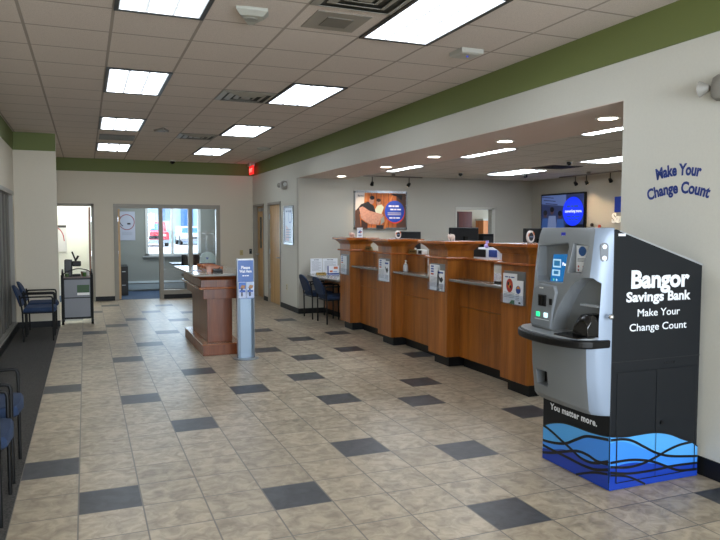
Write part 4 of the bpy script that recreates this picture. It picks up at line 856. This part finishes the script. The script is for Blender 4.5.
t = thing('switch_plate', 'beige light switch plate on the far wall left of the corner', 'light switch', (3.84, YF, 1.03)); MB().box(3.80, 3.88, YF-.006, YF, .97, 1.09).build('plate', mat('#b9a877', .5), t, bevel=.002); MB().box(3.83, 3.85, YF-.012, YF-.006, 1.01, 1.05).build('toggle', mat('#a39366', .5), t)
t = thing('card_reader', 'small dark card reader beside the farthest wooden door frame', 'card reader', (4.04, YF, 1.1)); MB().box(4.03, 4.09, YF-.02, YF, 1.0, 1.12).build('body', DARK, t, bevel=.003); MB().box(4.045, 4.075, YF-.022, YF-.02, 1.07, 1.10).build('indicator', mat('#555a60', .4), t)
def emergency(y, z, label, s=1, rz=0):
    t = thing('emergency_light', label, 'emergency light', (XR, y, z), 'twin-head emergency lamps on the right wall')
    m = mat('#8f8c85', .5)
    b = MB(); prof = [(.0, .10), (-.05, .105), (-.09, .08), (-.10, .0), (-.085, -.06), (-.05, -.075), (0, -.07)]
    b.loft([[(XR+p[0]*k*s, y+dy*s, z+p[1]*k*s) for p in prof] for dy, k in ((-.13, .55), (-.09, .9), (0, 1), (.09, .9), (.13, .55))]); b.build('housing', m, t, smooth=True)
    for sg in (-1, 1):
        h_ = MB().lathe([(.018, 0), (.045, .05*s), (.05, .06*s), (.046, .062*s), (.02, .02)], (0, 0, 0), 20)
        for i, v_ in enumerate(h_.v):
            vv = Vector(v_); vv.rotate(Matrix.Rotation(math.radians(-90)*sg, 3, 'X')); vv.rotate(Matrix.Rotation(math.radians(20)*sg, 3, 'Z')); h_.v[i] = (XR-.06*s+vv.x*s, y+sg*.13*s+vv.y*s, z+.02*s+vv.z*s)
        ho = h_.build('lamp_head', m, t, smooth=True)
        MB().cyl((XR-.06*s, y+sg*(.13+.055)*s, z+.02*s), (XR-.063*s, y+sg*(.13+.058)*s, z+.02*s), .04*s).build('lens', mat('#c4c8c8', .15), ho)
    return t
emergency(8.74, 2.45, 'small twin-head emergency lamp on the wall above the doors')
emergency(-1.33, 2.465, 'emergency lamp near the right photo edge above the wall lettering')
# arched lettering on the wall above the kiosk
A_ = Art((XR, -.915, 1.80), (0, -1, 0), (0, 0, 1), (-1, 0, 0)); A_.lv = 2
arc = lambda x, y: (x*(1+y*.9), y+.035-.52*x*x*1.0)
def arcw(dy, R):
    def f(x, y):
        a = x/R; return ((R+y)*math.sin(a), (R+y)*math.cos(a)-R+dy)
    return f
A_.text('Make Your', 0, 0, .105, 0, .0045, width=.365, warp=arcw(.165, .80)); A_.text('Change Count', 0, 0, .105, 0, .004, width=.51, warp=arcw(.045, .75))
tag(A_.build('wall_lettering', mat('#16327c', .4)), 'arched navy words on the white wall above the coin machine', 'lettering')

# =============================================================== COIN MACHINE
KX0, KX1, KY0, KY1 = 3.35, 4.07, -1.18, -.53
KBX = mat('#15181c', .5, spec=.25); HG = mat('#74787b', .38, .1); HG_LIT = mat('#8795a8', .35, .1)  # lighter head tone has the bluish daylight on the wings put into its colour
t = thing('coin_machine', 'tall dark coin counting machine with silver head and blue wave base', 'coin machine', ((KX0+KX1)/2, (KY0+KY1)/2, 0))
cab = MB().prism([(KX0, .004), (KX1, .004), (KX1, 1.375), (KX0+.02, 1.60), (KX0, 1.60)], 'y', KY0, KY1).build('cabinet', KBX, t, bevel=.004)
MB().prism([(KX0+.04, 1.595), (KX1+.004, 1.381), (KX1+.004, 1.37), (KX1, 1.37), (KX0+.04, 1.588)], 'y', KY0-.002, KY0+.004).build('edge_trim', mat('#b9bcc0', .3, .6), t)
# access doors on the side
dr = MB().box(KX0+.045, 3.704, KY0-.006, KY0, .05, .729).build('door', KBX, t, bevel=.002); dr2 = MB().box(3.71, KX1-.035, KY0-.006, KY0, .05, .729).build('door', KBX, t, bevel=.002)
MB().cyl((3.757, KY0-.012, .387), (3.757, KY0-.006, .387), .014, n=20).build('lock', BLACK, dr2)
MB().box(KX0, KX1, KY0-.0015, KY0, .792, .797).build('seam_strip', mat('#111316', .6), t)
MB().box(KX1-.022, KX1-.016, KY0-.0015, KY0, .03, .76).build('hinge_strip', mat('#111316', .6), t)
q = MB(); [q.cyl((x, KY0-.004, .765), (x, KY0, .765), .004, n=8) for x in (3.78, 3.80, 3.84, 3.86)]; q.build('screw', mat('#0d0e10', .3), t)
# side lettering
for wd, x_, z_, sz, bo, wi in (('Bangor', .0075, 1.245, .148, .006, .475), ('Savings', -.108, 1.160, .083, .0028, .30), ('Bank', .163, 1.160, .083, .0028, .19), ('Make Your', .003, 1.067, .065, .0006, .345), ('Change Count', .003, .978, .065, .0006, .465)):
    A_ = Art((3.71, KY0, 0), (1, 0, 0), (0, 0, 1), (0, -1, 0)); A_.lv = 2; A_.text(wd, x_, z_, sz, 0, bo, width=wi); A_.build('side_lettering', mat('#dfe3e8', .4), t)
MB().box(3.38, 3.435, KY0-.001, KY0, 1.56, 1.575).build('label_strip', mat('#dfe3e8', .4), t)
FW={'top': [(-0.539, 0.234), (-0.622, 0.274), (-0.75, 0.309), (-0.871, 0.318), (-0.987, 0.32), (-1.098, 0.329), (-1.177, 0.341)], 'A': [(-0.539, 0.238), (-0.624, 0.222), (-0.732, 0.189), (-0.836, 0.159), (-0.936, 0.129), (-1.049, 0.135), (-1.178, 0.186)], 'B': [(-0.539, 0.133), (-0.648, 0.146), (-0.774, 0.178), (-0.874, 0.231), (-0.97, 0.282), (-1.062, 0.303), (-1.177, 0.32)], 'C': [(-0.54, 0.098), (-0.671, 0.094), (-0.818, 0.092), (-0.957, 0.089), (-1.069, 0.1), (-1.178, 0.135)], 'D': [(-0.54, 0.046), (-0.65, 0.076), (-0.776, 0.124), (-0.896, 0.164), (-0.992, 0.17), (-1.085, 0.157), (-1.178, 0.17)], 'E': [(-0.891, 0.008), (-0.977, 0.046), (-1.069, 0.081), (-1.178, 0.107)]}
SW={'top': [(3.351, 0.341), (3.472, 0.328), (3.569, 0.33), (3.702, 0.328), (3.821, 0.305), (3.926, 0.263), (4.015, 0.23), (4.068, 0.197)], 'B': [(3.351, 0.32), (3.441, 0.317), (3.522, 0.297), (3.621, 0.246), (3.723, 0.195), (3.843, 0.161), (4.066, 0.133)], 'F': [(3.351, 0.154), (3.479, 0.136), (3.592, 0.141), (3.707, 0.168), (3.808, 0.202), (3.91, 0.225), (4.023, 0.233)], 'D': [(3.351, 0.18), (3.493, 0.18), (3.608, 0.165), (3.708, 0.139), (3.812, 0.096), (3.916, 0.059), (4.066, 0.048)], 'G': [(3.351, 0.12), (3.48, 0.097), (3.61, 0.09), (3.744, 0.091), (3.88, 0.096), (4.066, 0.089)], 'E': [(3.351, 0.103), (3.464, 0.084), (3.546, 0.053), (3.63, 0.010)]}
wm = [mat('#4f9fe0', .35), mat('#2f74d2', .35), mat('#12399f', .35), mat('#101216', .4), mat('#e4e8ec', .4), mat('#3a86e0', .35)]
A_ = Art((KX0, 0, 0), (0, -1, 0), (0, 0, 1), (-1, 0, 0)); A_.lv = 2
fl = lambda k: [(-a, b) for a, b in FW[k]]
U0, U1 = .535, 1.178
bot = [(U0, .006), (.85, .006), (U1, .006)]
A_.band(fl('top'), bot, 0)
A_.band(fl('B'), bot, 5); lowA = [(.539, .075), (.65, .10), (.77, .135), (.9, .14), (1.0, .125), (1.178, .16)]; A_.band(lowA, bot, 2)
A_.poly([(.54, .23), (.60, .215), (.70, .175), (.62, .14), (.54, .135)], 0)
A_.ribbon(fl('top'), .008, 3)
for k, w_ in (('A', .018), ('B', .018), ('C', .018), ('D', .018), ('E', .015)): A_.ribbon(fl(k), w_, 3)
# slogan in a heavy face, following the line of the panel
A_.text('You matter more.', .848, .375, .058, 4, .0022, width=.46, space=1.08)
A_.build('front_graphics', wm, t)
A_ = Art((0, KY0-.006, 0), (1, 0, 0), (0, 0, 1), (0, -1, 0)); A_.lv = 1
bot = [(KX0, .006), (3.7, .006), (KX1, .006)]
A_.band(SW['top'], bot, 0); A_.band([(3.351, .30), (3.45, .30), (3.6, .24), (3.75, .18), (3.84, .155), (4.068, .125)], bot, 5); A_.band([(3.351, .15), (3.49, .16), (3.6, .15), (3.75, .12), (3.85, .10), (4.068, .088)], bot, 2)
A_.poly([(3.72, .19), (3.85, .165), (4.06, .14), (4.06, .19), (3.95, .22), (3.85, .215)], 0)
A_.ribbon(SW['top'], .007, 3)
for k, w_ in (('B', .016), ('F', .016), ('D', .016), ('G', .015), ('E', .013)): A_.ribbon(SW[k], w_, 3)
A_.rect(3.392, 3.400, .05, .345, 3); A_.rect(4.034, 4.040, .05, .225, 3); A_.rect(3.392, 4.04, .046, .052, 3); A_.rect(3.704, 3.708, .05, .33, 3)
A_.build('side_graphics', wm, t)
MB().box(KX0, KX1, KY0-.006, KY0, .004, .05).build('plinth', mat('#12399f', .35), t)

# silver head: lofted plan sections, then real recesses cut in
def sec(z, xf, ch=.085, g=0, yl=-.535):
    yr = KY0+.002; xb = KX0+.004; xf = min(xf, xb-.085)
    return [(xb, yr, z), (xf+.075-g, yr+.012, z), (xf+.045, yr+.03, z), (xf+.012, yr+ch, z), (xf, yr+ch+.04, z), (xf-.006, -.85, z), (xf, -.64, z), (xf+.016, -.575, z), (xf+.045, yl-.012, z), (xf+.08, yl, z), (xb, yl, z)]
head = MB().loft([sec(.465, 3.255, .07), sec(.50, 3.228, .06), sec(.70, 3.205, .06), sec(.90, 3.196, .06), sec(1.05, 3.196, .06), sec(1.30, 3.212, .06), sec(1.50, 3.236, .06), sec(1.56, 3.247, .065, yl=-.542), sec(1.585, 3.256, .07, yl=-.553), sec(1.602, 3.264, .08, yl=-.572), sec(1.611, 3.269, .10, yl=-.60)]).build('head_shell', [HG, HG_LIT], t)
def prismX(poly, x0, x1): return MB().prism(poly, 'x', x0, x1).build('cutter', BLACK, None)
cts = [prismX([(-.60, 1.49), (-.61, 1.29), (-.635, 1.255), (-.895, 1.262), (-.915, 1.50), (-.90, 1.513)], 3.1, 3.30),
       prismX([(-.93, 1.33), (-.955, 1.515), (-1.085, 1.50), (-1.05, 1.33)], 3.1, 3.265)]
arch = [(-1.16, .95), (-1.16, 1.275), (-1.13, 1.305), (-1.07, 1.305), (-1.0, 1.27), (-.93, 1.20), (-.87, 1.11), (-.83, 1.02), (-.81, .95)]
cts.append(prismX(arch, 3.1, 3.31))
cts.append(prismX([(-.625, .565), (-.625, .665), (-.75, .665), (-.75, .565)], 3.1, 3.29))
cut(head, cts)
for i, c_ in enumerate([HG, mat('#7b8086', .4, .2), BLACK, HG_LIT]): pass
head.data.materials.clear()
for c_ in (HG, HG_LIT): head.data.materials.append(c_)
off = root_of(t).location
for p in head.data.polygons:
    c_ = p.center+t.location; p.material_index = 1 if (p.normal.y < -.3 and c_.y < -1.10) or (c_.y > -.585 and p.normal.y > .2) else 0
bv = head.modifiers.new('bevel', 'BEVEL'); bv.width = .006; bv.segments = 3; bv.limit_method = 'ANGLE'; bv.angle_limit = math.radians(35)
for p in head.data.polygons: p.use_smooth = True
head.data.set_sharp_from_angle(angle=math.radians(30))
# screen
sc_ = MB().add([(3.288, -.66, 1.245), (3.288, -.835, 1.25), (3.291, -.85, 1.44), (3.291, -.69, 1.435)], [(0, 1, 2, 3)]); sc_.v += [(x+.006, y, z) for x, y, z in sc_.v]; sc_.f += [(7, 6, 5, 4), (0, 4, 5, 1), (1, 5, 6, 2), (2, 6, 7, 3), (3, 7, 4, 0)]; sc_.m += [0]*5
s_ = sc_.build('screen', mat('#1a5f98', .2, emit=.35), t)
A_ = Art((3.2875, -.665, 1.25), (0, -1, 0), (.016, 0, 1), (-1, 0, 0)); A_.lv = 2
A_.rect(.025, .105, .10, .155, 0); A_.rect(.035, .095, .11, .145, 1); A_.rect(.02, .10, .045, .085, 0); A_.rect(.035, .085, .055, .078, 1); A_.text('Please', .15, .115, .03, 2, .0006, width=.055); A_.disc(.04, .018, .008, 3); A_.disc(.07, .018, .008, 0); A_.disc(.15, .02, .007, 2)
A_.build('screen_image', [mat('#8fb3c8', .3, emit=.45), mat('#23648f', .3, emit=.3), mat('#dfeaf4', .3, emit=.6), mat('#4aa890', .3, emit=.4)], s_)
cdp = MB().box(3.258, 3.265, -1.06, -.955, 1.335, 1.50).build('instruction_card', mat('#d7dbe0', .4), t)
A_ = Art((3.258, -.955, 1.335), (0, -1, 0), (0, 0, 1), (-1, 0, 0)); A_.disc(.055, .13, .035, 0, ry=.03); [A_.rect(.012, .09, .082-.008*i, .086-.008*i, 1) for i in range(3)]; [A_.disc(.025+.045*i, .035-.022*j, .007, 2) for i in range(2) for j in range(2)]
A_.build('print', [mat('#1f4c86', .4), mat('#6d7783', .5), mat('#a2454a', .5)], cdp)
# jack plate on the right wing
wing = MB(); 
jp = MB()
for k in range(20):
    pass
c0 = Vector((3.295, -1.158, 1.463)); nrm = Vector((-.45, -.89, 0)).normalized()
uu = Vector((nrm.y, -nrm.x, 0)); uu = -uu if uu.y > 0 else uu
ring = [c0+uu*.024*math.cos(a)+Vector((0, 0, .034*(1 if math.sin(a) > 0 else -1)+.024*math.sin(a))) for a in [2*math.pi*(k+.5)/24 for k in range(24)]]
MB().loft([[p-nrm*.006 for p in ring], [p+nrm*.004 for p in ring]]).build('jack_plate', mat('#4d5258', .4), t)
for dz in (.034, -.034): MB().cyl(c0+Vector((0, 0, dz))+nrm*.002, c0+Vector((0, 0, dz))+nrm*.010, .013, n=20).build('jack_lamp', mat('#e6edf2', .15), t)
a = Art((3.243, -.825, 1.538), (0, -1, 0), (.05, 0, 1), (-1, 0, 0)); a.lv = 4; a.rect(0, .042, 0, .042, 0); a.words(.021, .016, (.014)*.5, .028, 1); a.build('emblem', [mat('#1420a8', .3), mat('#9fb0e8', .4)], t)
# card reader, slots, buttons
cr = MB().prism([(-.60, .99), (-.63, 1.21), (-.69, 1.245), (-.84, 1.238), (-.86, 1.20), (-.83, 1.08), (-.808, .955), (-.61, .965)], 'x', 3.176, 3.24).build('control_panel', mat('#767b80', .38, .1), t, bevel=.008)
MB().box(3.170, 3.178, -.775, -.69, 1.10, 1.175).build('note_slot', BLACK, cr, bevel=.004); MB().box(3.163, 3.171, -.75, -.715, 1.11, 1.165).build('slot_mouth', BLACKG, cr); MB().box(3.172, 3.178, -.83, -.805, 1.115, 1.155).build('card_slot', BLACK, cr)
for y, c_, e_ in ((-.69, '#1fc77a', .7), (-.77, '#bfe6ee', .5)): MB().box(3.169, 3.177, y-.018, y+.018, 1.028, 1.06).build('button', mat(c_, .3, emit=e_), cr, bevel=.004)
MB().box(3.173, 3.177, -.80, -.655, 1.010, 1.014).build('button_rail', mat('#c8ccd0', .3), cr); a = Art((3.1755, -.69, 1.215), (0, -1, 0), (0, 0, 1), (-1, 0, 0)); a.words(.03, 0, .008, .04, 0); a.build('mark', WHITE, cr)
# coin bowl inside the arch
MB().box(3.27, 3.312, -1.14, -.98, 1.125, 1.14).build('coin_shelf', mat('#a2a8ae', .3, .3), t, bevel=.004)
bw = MB(); n = 14
prof = [(-1.158, .955), (-1.158, 1.05), (-1.14, 1.085), (-1.10, 1.09), (-1.06, 1.08), (-1.035, 1.05), (-1.025, 1.0), (-1.02, .955)]
bw.loft([[(3.18, y, z if z < .98 else .955+(z-.955)*.6) for y, z in prof], [(3.21, y, z) for y, z in prof], [(3.30, y, z) for y, z in prof]]); bw.build('coin_tray_hood', BLACKG, t, bevel=.006, smooth=True)
MB().prism([(3.11, .9465), (3.30, .9465), (3.28, .960), (3.12, .953)], 'y', -1.15, -.93).build('coin_tray', BLACKG, t, bevel=.003)
k_ = MB(); k_.cyl((3.31, KY0+.004, 1.08), (3.31, KY0-.028, 1.08), .013); k_.ball((3.31, KY0-.03, 1.08), .018); k_.build('knob', CHROME, t, smooth=True)
MB().box(3.28, 3.292, -.74, -.635, .575, .655).build('reject_slot', BLACK, t)
# half-round ledge with a black rim
led = [(3.30, -.43), (3.20, -.455), (3.125, -.54), (3.075, -.66), (3.055, -.80), (3.055, -.93), (3.085, -1.05), (3.135, -1.14), (3.20, -1.185), (3.34, -1.185), (3.34, -.43)]
led = [tuple(p) for p in smooth([(p[0], p[1]) for p in led[:9]], 4)] + led[9:]
MB().prism(led, 'z', .885, .935).build('ledge_rim', BLACK, t, bevel=.012, seg=4)
ctr = (3.27, -.82); ins = [(ctr[0]+(x-ctr[0])*.90, ctr[1]+(y-ctr[1])*.93) for x, y in led]
MB().prism(ins, 'z', .934, .946).build('ledge_top', mat('#84888b', .38, .1), t, bevel=.004)

# =============================================================== OFFICE AND LEFT ROOM CONTENTS
t = thing('wall_print', 'white print with a large red and black swirl on the office wall', 'poster', (1.39, OB, 1.3))
MB().box(1.13, 1.60, OB-.012, OB, 1.30, 2.03).build('board', mat('#aab2c4', .5), t)
A_ = Art((1.13, OB-.013, 1.30), (1, 0, 0), (0, 0, 1), (0, -1, 0)); ring_ = [(.27+.18*math.cos(a), .46+.19*math.sin(a)) for a in [math.radians(x) for x in range(-150, 175, 15)]]
A_.ribbon(ring_, .018, 0); A_.ribbon([(.05, .58), (.12, .42), (.18, .36)], .02, 1); A_.ribbon([(.03, .56), (.12, .60)], .02, 1); A_.rect(.28, .36, .40, .44, 1); [A_.rect(.15, .40, .2-.03*i, .208-.03*i, 2) for i in range(3)]; A_.build('print', [mat('#8e3a3c', .5), mat('#2a2630', .5), mat('#8f95a8', .5)], t)
t = thing('filing_cabinet', 'dark low filing cabinet inside the office door', 'cabinet', (1.25, 12.9, 0)); MB().box(1.145, 1.34, 12.62, 13.5, .02, .70).build('body', mat('#0e1216', .5), t)
for z in (.05, .37): d_ = MB().box(1.155, 1.33, 12.61, 12.62, z, z+.29).build('drawer', mat('#11161b', .5), t); MB().box(1.2, 1.28, 12.6, 12.61, z+.2, z+.215).build('pull', SILVER, d_)
t = thing('baseboard_heater', 'long white baseboard heater under the office window', 'heater', (2.5, OB, 0)); MB().prism([(OB, .04), (OB-.07, .04), (OB-.08, .18), (OB-.05, .25), (OB, .25)], 'x', 1.36, 4.4).build('housing', mat('#9fb0b8', .4), t); MB().box(1.36, 4.4, OB-.085, OB-.06, .185, .20).build('outlet_slot', DARK, t); MB().box(1.33, 1.36, OB-.085, OB, .02, .26).build('end_cap', mat('#a8b6bc', .4), t)
t = thing('office_desk', 'dark desk seen through the office glass', 'desk', (3.1, 13.0, 0)); MB().box(2.35, 4.3, 12.55, 13.25, .72, .75).build('top', mat('#3a4148', .35), t); [MB().box(x, x+.04, 12.6, 13.2, 0, .72).build('side_panel', DARK, t) for x in (2.72, 4.2)]; MB().box(2.76, 4.2, 12.98, 13.0, .3, .72).build('modesty_panel', DARK, t)
t = thing('office_chair', 'black office chair behind the glass above the writing desk', 'chair', (2.78, 12.25, 0))
MB().box(2.55, 3.0, 12.05, 12.45, .45, .52).build('seat', BLACK, t, bevel=.02); MB().box(2.56, 2.74, 12.42, 12.48, .58, .97).box(2.80, 2.98, 12.42, 12.48, .58, .97).build('backrest', BLACK, t, bevel=.02); MB().cyl((2.78, 12.25, .06), (2.78, 12.25, .45), .03).build('column', DARK, t); [MB().cyl((2.78, 12.25, .08), (2.78+.27*math.cos(a), 12.25+.27*math.sin(a), .03), .018).build('foot', BLACK, t) for a in (0, 1.26, 2.51, 3.77, 5.03)]
t = thing('oval_sign', 'pale rounded board with a small blue emblem seen above the writing desk', 'sign', (3.25, 12.3, .75))
MB().prism([(3.03+.0, .751), (3.03, .86)]+[(3.215-.185*math.cos(a), .86+.17*math.sin(a)) for a in [math.pi*i/14 for i in range(1, 14)]]+[(3.40, .86), (3.40, .751)], 'y', 12.6, 12.62).build('board', mat('#b6c6c4', .4), t); a = Art((3.2, 12.599, .87), (1, 0, 0), (0, 0, 1), (0, -1, 0)); a.poly([(-.03, .03), (-.03, .0), (0, -.04), (.03, 0), (.03, .03), (0, .01)], 0); a.build('emblem', mat('#2c4a9c', .4), t)
t = thing('office_door', 'pale side door edge at the right of the office', 'door', (3.9, 13.7, 0)); MB().box(3.62, 3.70, 13.3, 13.8, .01, 2.1).build('leaf', mat('#c5ccd0', .5), t); MB().box(3.60, 3.62, 13.4, 13.45, 1.35, 1.5).build('lever', DARK, t)
t = thing('wall_calendar', 'white wall board with red curve inside the left room', 'poster', (-.1, 13.18, 1.3)); MB().box(-.42, -.0, 13.17, 13.2, 1.05, 1.68).build('board', mat('#d5d6d8', .5), t); A_ = Art((-.42, 13.169, 1.05), (1, 0, 0), (0, 0, 1), (0, -1, 0)); A_.ribbon([(.1, .60), (.25, .55), (.34, .42), (.37, .25)], .02, 0); A_.rect(.24, .42, .57, .63, 1); A_.build('print', [mat('#b5404a', .5), mat('#444444', .5)], t)
